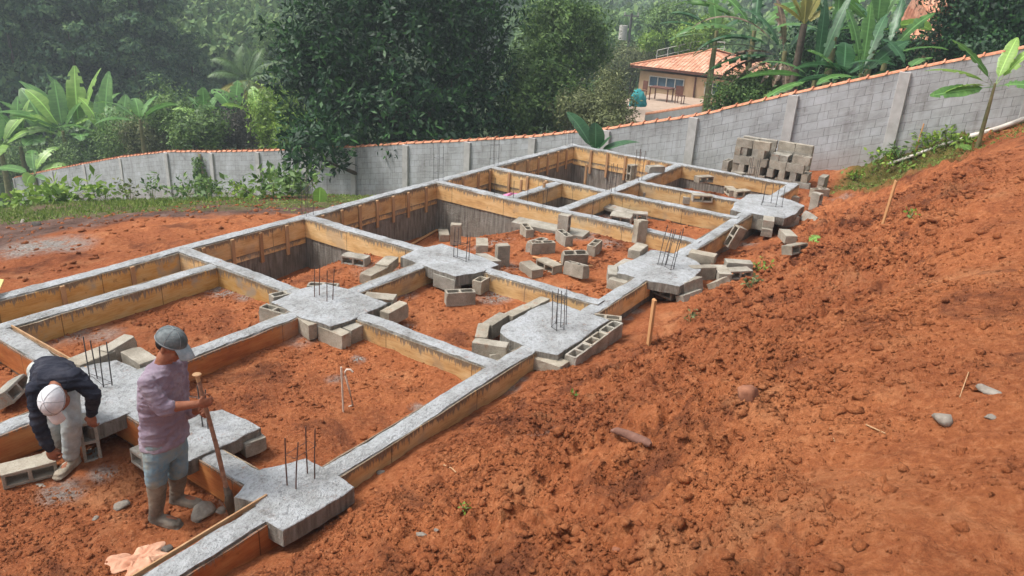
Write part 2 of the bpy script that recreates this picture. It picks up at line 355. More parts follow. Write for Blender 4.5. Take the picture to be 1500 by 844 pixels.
def terrain():
    xs = np.unique(np.concatenate([np.arange(-14, -2, .5), np.arange(-2, 1, .08), np.arange(1, 1.8, .035), np.arange(1.8, 6.5, .026), np.arange(6.5, 8, .035), np.arange(8, 13, .05), np.arange(13, 20.6, .07)]).round(4))
    ys = np.unique(np.concatenate([np.arange(-14, -2, .5), np.arange(-2, 0, .035), np.arange(0, 3.8, .026), np.arange(3.8, 7, .035), np.arange(7, 10, .05), np.arange(10, 20, .10), np.arange(20, 52, .3)]).round(4))
    X, Y = np.meshgrid(xs, ys, indexing='ij')
    Z = ground_smooth(X, Y)+rough_z(X, Y)
    V = np.c_[X.ravel(), Y.ravel(), Z.ravel()]; ny = len(ys)
    i, j = np.meshgrid(np.arange(len(xs)-1), np.arange(ny-1), indexing='ij'); a = (i*ny+j).ravel()
    Fc = np.c_[a, a+ny, a+ny+1, a+1]
    x, y = V[:, 0], V[:, 1]
    nz = fbm(x, y, 1.3, 4, .6)*.8
    # topsoil at the far left, grass towards the wall
    s = y-9.5
    edge = 13.2-np.abs(x-6.5)*.25+nz*1.2
    top = np.clip((y-soil_line(x)-nz*.7)*2.2, 0, 1)*(y > 9.7)*(x < 19.4)
    gr = np.clip((y-grass_line(x)-nz*2.5)/.8, 0, 1)*np.clip(.66+nz*1.4, 0, 1)*(y > 9.6)
    gr = np.maximum(gr, np.clip((x-(17.2+nz*.8))/.6, 0, 1)*(y > 5.6)*.9)
    gr = np.maximum(gr, np.clip((x-(17.0+nz*1.2))/.8, 0, 1)*np.clip((y-.8)/.5, 0, 1)*np.clip((3.6-y)/.4, 0, 1)*.8)
    cem = np.zeros(len(x))
    for cx, cy, r, s_ in CEMENT: cem = np.maximum(cem, s_*np.clip(1.6-1.6*np.hypot(x-cx, y-cy)/r, 0, 1))
    dk = np.zeros(len(x))
    for (px, py, r) in [(14.3, 1.55, .8), (12.6, 1.15, .6), (11.6, .55, .45), (8.4, .5, .35), (10.1, 1.9, .35), (7.3, 1.15, .25), (4.9, .9, .2), (3.2, 4.45, .25)]: dk = np.maximum(dk, np.clip(1.3-1.3*np.hypot(x-px, y-py)/r, 0, 1)*np.clip(.6+nz*1.6, 0, 1))
    col = np.c_[top, gr, cem, 1-dk]
    link('ground', mesh_np('ground', V, Fc, smooth=True, col=col), M['soil'], kind='structure', label='red laterite soil of the building site with grassy topsoil at the back')
CEMENT = []
for px, py, r, s_ in [(150, 690, .16, .8), (90, 715, .22, .9), (300, 690, .12, .7), (345, 730, .2, .9), (355, 790, .12, .9), (330, 825, .14, .9), (600, 655, .10, 1), (592, 662, .12, .8), (525, 533, .10, 1), (490, 560, .12, .5), (330, 425, .30, 1), (360, 435, .2, .7), (735, 435, .28, 1), (720, 440, .25, .8), (600, 480, .1, .6), (760, 565, .12, .6), (745, 575, .15, .7), (715, 345, .5, .8), (740, 395, .3, .5), (930, 450, .16, .7), (920, 460, .1, .8), (1095, 350, .25, .8), (585, 430, .3, .6), (560, 400, .5, .5), (440, 505, .25, .4), (150, 490, .3, .6), (110, 490, .3, .6), (70, 500, .3, .5), (850, 345, .4, .8), (890, 360, .3, .6), (640, 345, .4, .5), (780, 700, .2, .35), (390, 700, .1, .4), (60, 365, .75, 1.0), (90, 372, .6, .9), (40, 378, .45, .9), (610, 600, .1, .7), (1030, 310, .4, .6), (905, 310, .5, .9), (950, 300, .4, .7), (1230, 300, .3, .5)]:
    q = at(px, py, -.28 if px > 100 or py > 400 else -.3); CEMENT.append((q.x, q.y, r, s_))
terrain()
# lumps of loose soil over the bank
def ico(sub=1):
    bm = bmesh.new(); bmesh.ops.create_icosphere(bm, subdivisions=sub, radius=1); V = np.array([v.co[:] for v in bm.verts]); Fc = np.array([[v.index for v in f.verts] for f in bm.faces]); bm.free(); return V, Fc
def lumps(name, pts, rs, sub, matl, squash=.62, jit=.34, **k):
    V0, F0 = ico(sub); n = len(pts); nv = len(V0)
    pts = np.array(pts); rs = np.array(rs)
    th = rng.uniform(0, 2*PI, n); c, s = np.cos(th), np.sin(th)
    V = np.repeat(V0[None], n, 0)*(1+rng.normal(0, jit, (n, nv, 1)).clip(-.55, .55))
    V = V*rng.uniform(.7, 1.3, (n, 1, 3)); V[:, :, 2] *= squash
    X = V[:, :, 0]*c[:, None]-V[:, :, 1]*s[:, None]; Y = V[:, :, 0]*s[:, None]+V[:, :, 1]*c[:, None]
    V = np.stack([X, Y, V[:, :, 2]], -1)*rs[:, None, None]+pts[:, None]
    Fc = (F0[None]+(np.arange(n)*nv)[:, None, None]).reshape(-1, 3)
    return link(name, mesh_np(name, V.reshape(-1, 3), Fc, smooth=False), matl, **k)
def scatter():
    P = []; R = []
    def put(n, x0, x1, y0, y1, lo, hi, pw, keep):
        x = rng.uniform(x0, x1, n); y = rng.uniform(y0, y1, n)
        ok = keep(x, y); x, y = x[ok], y[ok]; r = lo+(hi-lo)*rng.power(1/pw, len(x)) if False else lo+(hi-lo)*rng.uniform(0, 1, len(x))**pw
        z = ground_smooth(x, y)+rough_z(x, y); P.append(np.c_[x, y, z+r*.15]); R.append(r)
    put(320, 2.6, 9, .3, 3.1, .025, .055, 2.0, lambda x, y: fbm(x+3, y, .9, 2) > -.05)
    dens = lambda x, y: rng.uniform(0, 1, len(x)) < np.clip(.35+1.6*fbm(x, y, .7, 3, .6), .04, 1)*np.where(y < 4, np.clip((y+.1)/.8, .18, 1), 1)
    put(24000, 1.2, 7.5, -.8, 3.7, .006, .034, 3.4, lambda x, y: dens(x, y) & (y < 3.75-(x > 5.5)*.25*(x-5.5)))
    put(12000, 7, 15, -.8, 3.0, .012, .06, 3.4, dens)
    put(5000, 1.2, 3.0, 4.1, 8.4, .006, .028, 3, dens)
    put(5000, 3.2, 8.0, 4.1, 8.5, .006, .032, 3, dens)
    put(4000, 8.2, 11.3, 4.1, 8.2, .010, .04, 3, dens)
    put(2500, 11.5, 19, 3, 6.4, .012, .05, 3, dens)
    put(3500, 2, 12, 9.7, 15, .010, .045, 3.4, dens)
    lumps('soil_lumps', np.concatenate(P), np.concatenate(R), 1, M['clod'], kind='stuff', label='crumbly lumps of red soil strewn over the bank and the cells')
scatter()
def crumbs():
    V0, F0 = ico(1) if False else (np.array([(1, 1, 1), (1, -1, -1), (-1, 1, -1), (-1, -1, 1), (.3, .2, 1.3)], float), np.array([(0, 1, 4), (1, 3, 4), (3, 2, 4), (2, 0, 4), (0, 2, 1), (1, 2, 3)]))
    xs = []; ys_ = []; 
    for n, x0, x1, y0, y1 in ((70000, 1.3, 6.5, -.7, 3.7), (30000, 6.5, 13, -.7, 3.2), (9000, 1.2, 3.0, 4.1, 6.4), (13000, 3.2, 8, 4.1, 8.5)): xs.append(rng.uniform(x0, x1, n)); ys_.append(rng.uniform(y0, y1, n))
    x = np.concatenate(xs); y = np.concatenate(ys_); k = rng.uniform(0, 1, len(x)) < np.clip(.5+1.5*fbm(x+7, y, .5, 4, .65), .05, 1)*np.where(y < 4, np.clip((y+.1)/.7, .25, 1), 1); x, y = x[k], y[k]; n = len(x)
    z = ground_smooth(x, y)+rough_z(x, y); d = np.hypot(x, y); r = (.003+.0075*rng.uniform(0, 1, n)**2)*(1+d*.06)
    V = V0[None]*(1+rng.normal(0, .35, (n, 5, 3)))*.75*r[:, None, None]; th = rng.uniform(0, 6.28, n); c, s = np.cos(th)[:, None], np.sin(th)[:, None]
    V = np.stack([V[:, :, 0]*c-V[:, :, 1]*s, V[:, :, 0]*s+V[:, :, 1]*c, V[:, :, 2]], -1)+np.stack([x, y, z], 1)[:, None]
    link('soil_crumbs', mesh_np('soil_crumbs', V.reshape(-1, 3), (F0[None]+(np.arange(n)*5)[:, None, None]).reshape(-1, 3)), M['clod'], kind='stuff', label='fine crumbs of red soil scattered everywhere over the bare ground')
crumbs()
# ------------------------------------------------------------------ foundation: beams, formwork, slabs, starter bars
found = empty('concrete_foundation', (8, 6.5, 0), label='grid of freshly cast concrete foundation beams with orange formwork, slabs and starter bars', cat='foundation')
OFF = Vector((8, 6.5, 0))
def beam(axis, c, s0, s1, w=HB*2, top=0., depth=.62):
    n = max(4, int((s1-s0)/.11)); sec = [(-.5, 0), (-.42, 1), (-.17, 1.0), (.17, 1.0), (.42, 1), (.5, 0)]
    V = []; k = 8
    for i in range(n+1):
        s = s0+(s1-s0)*i/n
        e1 = rng.normal(0, .005)+.010*math.sin(s*3.1+c); e2 = rng.normal(0, .005)+.008*math.sin(s*2.3+c*2); hz = rng.normal(0, .0035)+.006*math.sin(s*1.7+c)
        row = [(-w/2, -depth), (-w/2+e1*.3, -.03), (-w/2+e1+.008, hz-.003), (-.04, hz+.006+rng.normal(0, .003)), (.04, hz+.006+rng.normal(0, .003)), (w/2+e2-.008, hz-.003), (w/2+e2*.3, -.03), (w/2, -depth)]
        for t, z in row:
            p = (s, c+t, top+z) if axis == 'x' else (c-t, s, top+z); V.append(Vector(p)-OFF)
    Fc = [(i*k+j, i*k+j+1, (i+1)*k+j+1, (i+1)*k+j) for i in range(n) for j in range(k-1)]
    Fc += [tuple(range(k)), tuple(reversed(range(n*k, n*k+k)))]
    mb = MB(); mb.add(V, Fc); return mb.build('beam', M['conc'], found)
BEAMS = {
 'front': beam('x', N_F, -2.4, A_B6+HB, top=0), 'back': beam('x', N_K, -2.4, A_B6+HB, depth=1.45, top=.002),
 'mid1': beam('x', N_M, -2.4, A_B2+.1, top=-.004), 'mid2': beam('x', N_M, A_B3, A_B6, depth=1.35, top=-.004),
 'second': beam('x', N_D, -2.4, A_B1, top=-.003),
 'short': beam('x', N_S, A_B3, A_B4, depth=1.2, top=-.003),
 'b0': beam('y', A_B0, N_F, 8.6, top=-.007), 'b1': beam('y', A_B1, N_F, N_K, depth=1.2, top=.004), 'b2': beam('y', A_B2, N_F, N_K, depth=1.35, top=.003),
 'b3': beam('y', A_B3, N_F, N_K, depth=1.45, top=.004), 'b4': beam('y', A_B4, N_F, N_K, depth=1.45, top=.005), 'b5': beam('y', A_B5, N_F, N_M, top=-.003),
 'b6': beam('y', A_B6, N_F, N_K, depth=1.45, top=.003)}
def board(parent, axis, c, side, s0, s1, ztop=-.016, h=.25, t=.014, m='ply', wob=.004, name='formwork_board'):
    """a plywood board against one side of a beam; side = +1/-1 is the way it faces"""
    n = max(2, int((s1-s0)/.25)); V = []; uv = []
    a = c+side*(HB+.002); b = a+side*t; off = rng.uniform(0, 50)
    rows = []
    for i in range(n+1):
        s = s0+(s1-s0)*i/n; dz = rng.normal(0, wob); db = rng.normal(0, .002)
        for (t_, z) in ((a, ztop+dz), (b+db, ztop+dz), (b+db, ztop-h), (a, ztop-h)):
            V.append(((s, t_, z) if axis == 'x' else (t_, s, z))); 
    Fc = []; 
    for i in range(n):
        for j in range(4): Fc.append((i*4+j, i*4+(j+1) % 4, (i+1)*4+(j+1) % 4, (i+1)*4+j))
    V = [Vector(v)-OFF for v in V]
    me = D.meshes.new(name); me.from_pydata(V, [], Fc+[(0, 1, 2, 3), (n*4+3, n*4+2, n*4+1, n*4)]); me.update()
    ul = me.uv_layers.new(name='UVMap')
    for lp in me.loops:
        v = me.vertices[lp.vertex_index].co+OFF; ul.data[lp.index].uv = ((v.x if axis == 'x' else v.y)+off, ztop-v.z)
    bm = bmesh.new(); bm.from_mesh(me); bmesh.ops.recalc_face_normals(bm, faces=bm.faces); bm.to_mesh(me); bm.free()
    return link(name, me, M[m], parent)
def studs(parent, axis, c, side, s0, s1, zt, zb, step=.47):
    s = s0+.15
    while s < s1-.05:
        p = c+side*(HB+.016+.017); z = (zt+zb)/2; q = rng.normal(0, .01)
        loc = (s, p, z) if axis == 'x' else (p, s, z)
        MB().box(Vector(loc)-OFF, (.055, .032, zt-zb+q) if axis == 'x' else (.032, .055, zt-zb+q)).build('batten', M['batten'], parent, bevel=.002)
        s += step*rng.uniform(.85, 1.15)
EDGE = {  # which beam carries the board on each side of a cell: low x, high x, low y, high y
 'men': (None, 'b0', 'front', 'mid1'), 'leftmid': (None, 'b0', 'mid1', 'second'), 'slot': (None, 'b1', 'second', 'back'),
 'c4': ('b0', 'b1', 'mid1', 'second'), 'c5': ('b0', 'b1', 'front', 'mid1'), 'c6': ('b1', 'b2', 'mid1', 'back'), 'c7': ('b1', 'b2', 'front', 'mid1'),
 'c8': ('b2', 'b3', 'front', 'back'), 'c9': ('b3', 'b4', 'short', 'back'), 'c10': ('b3', 'b4', 'mid2', 'short'), 'c11': ('b3', 'b4', 'front', 'mid2'),
 'c12': ('b4', 'b6', 'mid2', 'back'), 'c13': ('b4', 'b5', 'front', 'mid2'), 'c14': ('b5', 'b6', 'front', 'mid2')}
for k, (x0, x1, y0, y1, *zz) in CELLS.items():
    deep = zz[-1]; e = EDGE[k]; g = HB+.017
    hh = .30 if deep else .27
    # high-x side (faces -x) and high-y side (faces -y) are the ones seen; the others are built as well
    my = 'plyy' if k in ('men', 'leftmid', 'slot') else ('ply' if k not in ('c5', 'c4') else 'plyy')
    if e[3]:
        mm = 'plyr' if k in ('men', 'c4x', 'c5') else my
        b = board(BEAMS[e[3]], 'x', y1, -1, x0+g, x1-g, h=hh, m=mm)
        if deep:
            board(BEAMS[e[3]], 'x', y1, -1, x0+g, x1-g, ztop=-.325, h=.085, m='ply'); studs(BEAMS[e[3]], 'x', y1, -1, x0+g, x1-g, -.02, -.52)
        if k == 'slot': studs(BEAMS[e[3]], 'x', y1, -1, x0+g, x1-g, -.02, -.30, .8)
    if e[1]:
        mm = 'plyr' if k in ('men', 'leftmid') else ('plyy' if k == 'c4' else 'ply')
        b = board(BEAMS[e[1]], 'y', x1, -1, y0+g, y1-g, h=hh, m=mm)
        if k in ('c12', 'c9'):
            board(BEAMS[e[1]], 'y', x1, -1, y0+g, y1-g, ztop=-.325, h=.12, m='ply'); studs(BEAMS[e[1]], 'y', x1, -1, y0+g, y1-g, -.02, -.60, .52)
    if e[0]: board(BEAMS[e[0]], 'y', x0, 1, y0+g, y1-g, h=.26, m='ply')
    if e[2]: board(BEAMS[e[2]], 'x', y0, 1, x0+g, x1-g, h=.26, m='ply')
# outer faces
board(BEAMS['front'], 'x', N_F, -1, -2.4, 3.0, h=.25, m='plyr'); board(BEAMS['front'], 'x', N_F, -1, 3.4, 6.6, h=.24, m='ply')
board(BEAMS['front'], 'x', N_F, -1, 7.6, 9.3, h=.24, m='ply'); board(BEAMS['front'], 'x', N_F, -1, 10.3, 14.0, h=.26, m='ply'); board(BEAMS['front'], 'x', N_F, -1, 14.9, A_B6+.1, h=.28, m='ply')
board(BEAMS['back'], 'x', N_K, 1, 7.5, A_B6+.1, h=.28, m='ply'); board(BEAMS['b6'], 'y', A_B6, 1, N_F-.1, N_K+.1, h=.28, m='ply')
# thin loose lath along the front-left beam
MB().box(Vector((2.0, N_F+HB+.022, .012))-OFF, (1.95, .014, .035), (0, 0, .004)).build('lath', M['batten'], BEAMS['front'])
MB().box(Vector((A_B0+HB+.02, 7.75, .006))-OFF, (.012, 1.5, .03)).build('lath', M['batten'], BEAMS['b0'])
def pad(poly, top=.012, th=.14, name='slab'):
    """an irregular concrete slab cast round a column base"""
    pts = [Vector((a, b)) for a, b in poly]
    # subdivide the outline and roughen it
    out = []
    for i, p in enumerate(pts):
        q = pts[(i+1) % len(pts)]; m = max(1, int((q-p).length/.06))
        for j in range(m):
            r = p.lerp(q, j/m); out.append(r+Vector((rng.normal(0, .0025), rng.normal(0, .0025)))+Vector((.010*math.sin(r.x*23+r.y*9), .010*math.sin(r.y*21+r.x*7))))
    c = sum(out, Vector((0, 0)))/len(out); V = []; n = len(out); rings = [1, .985, .85, .65, .4, .18]
    for ri, k in enumerate(rings):
        for p in out:
            q = c+(p-c)*k; z = top+(-.006 if ri == 0 else 0)+float(.014*fbm(np.array([q.x]), np.array([q.y]), .25, 3, .6)[0])+(.0 if ri < 2 else .006)
            V.append((q.x, q.y, z))
    V.append((c.x, c.y, top+.01)); V += [(p.x, p.y, top-th) for p in out]
    Fc = []
    for ri in range(len(rings)-1):
        for i in range(n): j = (i+1) % n; Fc.append((ri*n+i, ri*n+j, (ri+1)*n+j, (ri+1)*n+i))
    L = (len(rings)-1)*n; ci = len(rings)*n
    for i in range(n): Fc.append((L+i, L+(i+1) % n, ci))
    B0 = ci+1
    for i in range(n): j = (i+1) % n; Fc.append((i, B0+i, B0+j, j))
    mb = MB(); mb.add([Vector(v)-OFF for v in V], Fc); return mb.build(name, M['conc'], found)
def bars(parent, pts, h, lean=(0, 0), r=.0055, z0=0., m='rebar', ties=()):
    for i, (x, y) in enumerate(pts):
        hh = h*rng.uniform(.92, 1.06); l = (lean[0]+rng.normal(0, .012), lean[1]+rng.normal(0, .012))
        MB().tube([Vector((x, y, z0-.05))-OFF, Vector((x+l[0]*.5+rng.normal(0, .003), y+l[1]*.5, z0+hh*.5))-OFF, Vector((x+l[0], y+l[1], z0+hh))-OFF], r, 6).build('starter_bar', M[m], parent)
    for t in ties:
        f = t/h; P = [Vector((x+lean[0]*f, y+lean[1]*f, z0+t))-OFF for x, y in pts]
        c = sum(P, Vector())/len(P); P.sort(key=lambda q: math.atan2(q.y-c.y, q.x-c.x)); P = [c+(q-c)*1.12 for q in P]; P.append(P[0])
        MB().tube(P, .0028, 5).build('stirrup', M[m], parent)
P1 = pad([(2.79, 3.67), (3.47, 3.64), (3.5, 4.22), (3.3, 4.30), (3.18, 4.37), (3.02, 4.36), (2.82, 4.25), (2.87, 4.1), (2.80, 3.94)], th=.15)
bars(P1, [(3.14, 4.04), (3.15, 3.96), (3.35, 4.05), (3.34, 3.96)], .44, (.03, .0), m='rebar', ties=(.30,))
P2 = pad([(6.45, 3.60), (7.62, 3.62), (7.66, 3.9), (7.68, 4.45), (7.22, 4.5), (6.68, 4.5), (6.5, 4.42), (6.40, 4.2), (6.36, 3.9)], th=.17)
bars(P2, [(6.98, 4.02), (6.94, 3.93), (7.06, 3.95), (7.17, 3.94), (7.02, 3.88), (7.1, 4.04)], .46, (.0, .02), m='rebard', ties=(.03, .36))
P3 = pad([(9.28, 3.42), (9.75, 3.37), (10.32, 3.50), (10.5, 3.75), (10.52, 4.1), (10.42, 4.36), (10.0, 4.38), (9.42, 4.40), (9.16, 4.3), (9.18, 3.8)], th=.13)
bars(P3, [(9.84, 4.0), (9.84, 3.94), (9.82, 3.88), (9.9, 3.9), (9.75, 3.76), (9.82, 3.75), (9.92, 3.78)], .58, (.13, -.03), m='rebard', ties=(.03, .2, .4))
P4 = pad([(13.78, 3.30), (14.3, 3.24), (15.0, 3.27), (15.22, 3.6), (15.33, 4.02), (15.05, 4.38), (14.2, 4.36), (13.62, 4.24), (13.66, 3.9)], th=.14)
bars(P4, [(14.56, 3.94), (14.61, 3.8), (14.41, 3.65), (14.5, 3.56), (14.35, 3.9)], .42, (.0, .0), m='rebard', ties=(.03,))
M2 = pad([(5.36, 5.96), (5.70, 5.90), (5.93, 5.92), (6.28, 5.95), (6.29, 6.40), (6.24, 6.95), (5.85, 7.06), (5.40, 6.98), (5.33, 6.4)], th=.15)
bars(M2, [(5.81, 6.71), (5.88, 6.70), (5.81, 6.49), (5.89, 6.48)], .40, (.03, .0), m='rebar', ties=(.26,))
M3 = pad([(7.54, 5.88), (7.94, 5.72), (8.32, 5.72), (8.40, 6.1), (8.48, 6.90), (8.0, 7.0), (7.62, 6.95), (7.56, 6.35)], th=.15)
bars(M3, [(8.1, 6.37), (8.13, 6.33), (8.06, 6.12), (8.14, 6.13)], .44, (.02, 0), m='rebard', ties=(.03, .25))
M1 = pad([(2.64, 5.96), (3.06, 5.92), (3.40, 5.98), (3.48, 6.5), (3.46, 6.95), (3.18, 7.06), (2.74, 6.98), (2.66, 6.5)], th=.14)
bars(M1, [(3.11, 6.8), (3.13, 6.7), (3.08, 6.51), (3.15, 6.49)], .44, (.0, .02), m='rebard', ties=(.05,))
S1 = pad([(2.84, 4.92), (3.12, 4.90), (3.55, 4.86), (3.54, 5.38), (3.28, 5.50), (2.86, 5.48)], th=.13)
bars(S1, [(3.25, 5.25), (3.25, 5.18), (3.17, 5.40)], .42, (.02, .01), m='rebard', ties=(.2, .3))
# tall bundles along the back beam and at the middle crossings
bars(BEAMS['back'], [(8.03, 9.47), (8.03, 9.37), (8.16, 9.47), (8.18, 9.37)], .60, r=.004, lean=(.01, 0), m='rebard')
bars(BEAMS['back'], [(11.38, 9.49), (11.38, 9.37), (11.5, 9.49), (11.52, 9.37)], .74, r=.004, lean=(.0, 0), m='rebard', ties=(.15, .45))
bars(BEAMS['back'], [(13.25, 9.49), (13.25, 9.37), (13.38, 9.49), (13.40, 9.37)], .66, r=.004, lean=(.0, 0), m='rebard', ties=(.15, .45))
bars(BEAMS['back'], [(16.45, 9.49), (16.45, 9.37), (16.58, 9.49), (16.58, 9.37)], .6, r=.004, lean=(.0, 0), m='rebard', ties=(.4,))
bars(BEAMS['b4'], [(13.15, 6.60), (13.15, 6.48), (13.30, 6.60), (13.30, 6.48)], .55, (.0, 0), m='rebard', ties=(.15, .3))
bars(BEAMS['mid2'], [(14.4, 6.60), (14.4, 6.50), (14.55, 6.60), (14.55, 6.5)], .62, (.0, 0), m='rebar', ties=(.15, .3))
bars(BEAMS['b3'], [(11.32, 6.9), (11.43, 6.9), (11.32, 5.9), (11.43, 7.3), (11.4, 7.6), (11.35, 8.0)], .32, (.0, 0), m='rebard')
bars(BEAMS['b6'], [(16.63, 4.9), (16.74, 4.9), (16.63, 4.75), (16.74, 4.75)], .42, (.0, 0), m='rebard', ties=(.2,))
# props standing in the back cells
for (px, py, h, zb) in [(855, 286, .95, -.75), (795, 300, .75, -.6), (762, 292, .7, -.8)]:
    q = at(px, py, -.35); MB().box(Vector((q.x, q.y, -.35+h/2-.3))-OFF, (.07, .035, h), (0, .03, .2)).build('prop', M['batten'], BEAMS['b3'])
# ------------------------------------------------------------------ boundary wall
def m_wall():
    m = mat('wall_blocks', rough=.9, spec=.2); t = NT(m); uv = t.co('UV'); g = t.n('ShaderNodeNewGeometry').outputs['Position']
    dst = t.noise(uv, 3., 3, .6, out='Color')
    va = t.n('ShaderNodeVectorMath', operation='MULTIPLY_ADD'); t.l(dst, va.inputs[0]); va.inputs[1].default_value = (.03, .03, 0); t.l(uv, va.inputs[2])
    b = t.n('ShaderNodeTexBrick'); t.l(va.outputs[0], b.inputs['Vector']); b.inputs['Scale'].default_value = 1; b.offset = .5
    b.inputs['Brick Width'].default_value = .36; b.squash = .62; b.squash_frequency = 3; b.inputs['Row Height'].default_value = .20; b.inputs['Mortar Size'].default_value = .005; b.inputs['Mortar Smooth'].default_value = .3; b.inputs['Bias'].default_value = -.1
    b.inputs['Color1'].default_value = (.38, .385, .39, 1); b.inputs['Color2'].default_value = (.44, .45, .465, 1); b.inputs['Mortar'].default_value = (.20, .195, .19, 1)
    a = t.noise(uv, 1.3, 5, .65); c = t.mix(.75, b.outputs['Color'], t.ramp(a, [(.3, (.58, .56, .55)), (.5, (.92, .93, .94)), (.7, (1.22, 1.24, 1.27))]), 'MULTIPLY')
    strk = t.ramp(t.noise(t.map(uv, (5, .35, 1)), 1.2, 5, .7), [(.34, (.62, .58, .55)), (.5, (1, 1, 1))]); c = t.mix(.6, c, strk, 'MULTIPLY')
    smear = t.ramp(t.noise(t.map(uv, (1, 3, 1)), 4, 5, .75), [(.50, 0.), (.66, .55)]); c = t.mix(smear, c, (.46, .48, .50))
    sep = t.n('ShaderNodeSeparateXYZ'); t.l(uv, sep.inputs[0])
    low = t.ramp(t.math('ADD', sep.outputs[1], t.math('MULTIPLY', a, .6)), [(.0, 1.), (.45, .6), (.85, 0.)])   # splashed mud near the ground
    c = t.mix(t.math('MULTIPLY', low, .45), c, (.33, .24, .19))
    t.base(c); t.nrm(t.bump(t.math('ADD', t.math('MULTIPLY', b.outputs['Fac'], -1.), t.math('MULTIPLY', t.noise(uv, 30, 4, .7), .3)), .7, .012)); return m
M['wall'] = m_wall(); M['pillar'] = m_simple('pillar_render', (.36, .35, .34), (.50, .49, .48), 4, .9)
M['tile'] = m_simple('clay_ridge_tile', (.40, .15, .08), (.68, .33, .20), 9, .8)
def panel(parent, p, q, zp, zq, drop=2.6, th=.15):
    """one wall panel between two pillars, block courses parallel to the sloping top"""
    P = Vector((p[0], p[1], 0)); Q = Vector((q[0], q[1], 0)); d = (Q-P); Ln = d.length; d.normalize(); nn = Vector((-d.y, d.x, 0))*(th/2)
    V = []; off = P.y*1.0
    for s, X, z in ((0, P, zp), (1, Q, zq)):
        for sg in (-1, 1): V += [X+nn*sg+Vector((0, 0, z)), X+nn*sg+Vector((0, 0, z-drop))]
    Fc = [(0, 1, 5, 4), (2, 6, 7, 3), (0, 4, 6, 2), (0, 2, 3, 1), (4, 5, 7, 6)]
    me = D.meshes.new('panel'); me.from_pydata(V, [], Fc); ul = me.uv_layers.new(name='UVMap')
    for f in me.polygons:
        for li in f.loop_indices:
            i = me.loops[li].vertex_index; u = (0 if i < 4 else Ln)+off; ul.data[li].uv = (u, 1.95 if i % 2 == 0 else 1.95-drop)
    bm = bmesh.new(); bm.from_mesh(me); bmesh.ops.recalc_face_normals(bm, faces=bm.faces); bm.to_mesh(me); bm.free()
    link('block_panel', me, M['wall'], parent)
    # ridge tiles: overlapping half-round clay tiles, each with a raised lip
    n = max(1, int(round(Ln/.36))); mb = MB()
    for i in range(n):
        a = i/n; b = (i+1)/n; A = P.lerp(Q, a)+Vector((0, 0, zp+(zq-zp)*a)); B = P.lerp(Q, b)+Vector((0, 0, zp+(zq-zp)*b)); ax = (B-A).normalized(); sd_ = Vector((-d.y, d.x, 0)); jz = rng.normal(0, .006)
        ring = []
        for s_, r, zz in ((-.03, .108, .022), (.06, .105, .016), (.07, .088, .0), (1.0, .082, -.004)):
            c = A+(B-A)*s_
            ring.append([c+sd_*(math.cos(k*PI/6)*r)+Vector((0, 0, math.sin(k*PI/6)*r*.72+.012+zz+jz)) for k in range(7)])
        vs = [v for rr in ring for v in rr]; fs = [(i_*7+k, i_*7+k+1, (i_+1)*7+k+1, (i_+1)*7+k) for i_ in range(3) for k in range(6)]
        mb.add(vs, fs, 0, True); mb.add(ring[0], [tuple(range(7))]); mb.add(ring[-1], [tuple(range(7))])
    mb.build('ridge_tiles', M['tile'], parent)
def pillar(parent, x, y, z, w=.24, drop=2.6, rz=0, th=.24):
    MB().box((x, y, z-drop/2-.012), (th, w, drop), (0, 0, rz)).build('pillar', M['pillar'], parent, bevel=.008)
WALL = tag(D.objects.new('boundary_wall', None), 'long grey block boundary wall with pillars and orange ridge tiles behind the foundation', 'wall'); COL.objects.link(WALL)
ys = []
pn = [-5.0, -2.45, .22, 2.66, 4.97, 7.39, 9.9, 12.35, 14.79, 17.44, 19.96, 22.58, 25.34, 28.41, 31.75]
for i in range(len(pn)):
    pillar(WALL, WX-.03, pn[i], wall_top(pn[i]))
    if i+1 < len(pn): panel(WALL, (WX, pn[i]), (WX, pn[i+1]), wall_top(pn[i]), wall_top(pn[i+1]))
# beyond the corner the wall turns and falls away
far = [(240, 223, 34.4), (178, 231, 37.5), (125, 240.5, 40.6), (78, 249.5, 43.6), (22, 261, 47.5)]
FP = [(WX, 31.75, wall_top(31.75))]+[tuple(pd(a, b, c)) for a, b, c in far[1:]]
ang = math.atan2(FP[-1][0]-FP[0][0], FP[-1][1]-FP[0][1])
for i in range(len(FP)-1):
    panel(WALL, FP[i][:2], FP[i+1][:2], FP[i][2], FP[i+1][2]); pillar(WALL, FP[i+1][0], FP[i+1][1], FP[i+1][2], rz=-ang)
print('FP', FP)
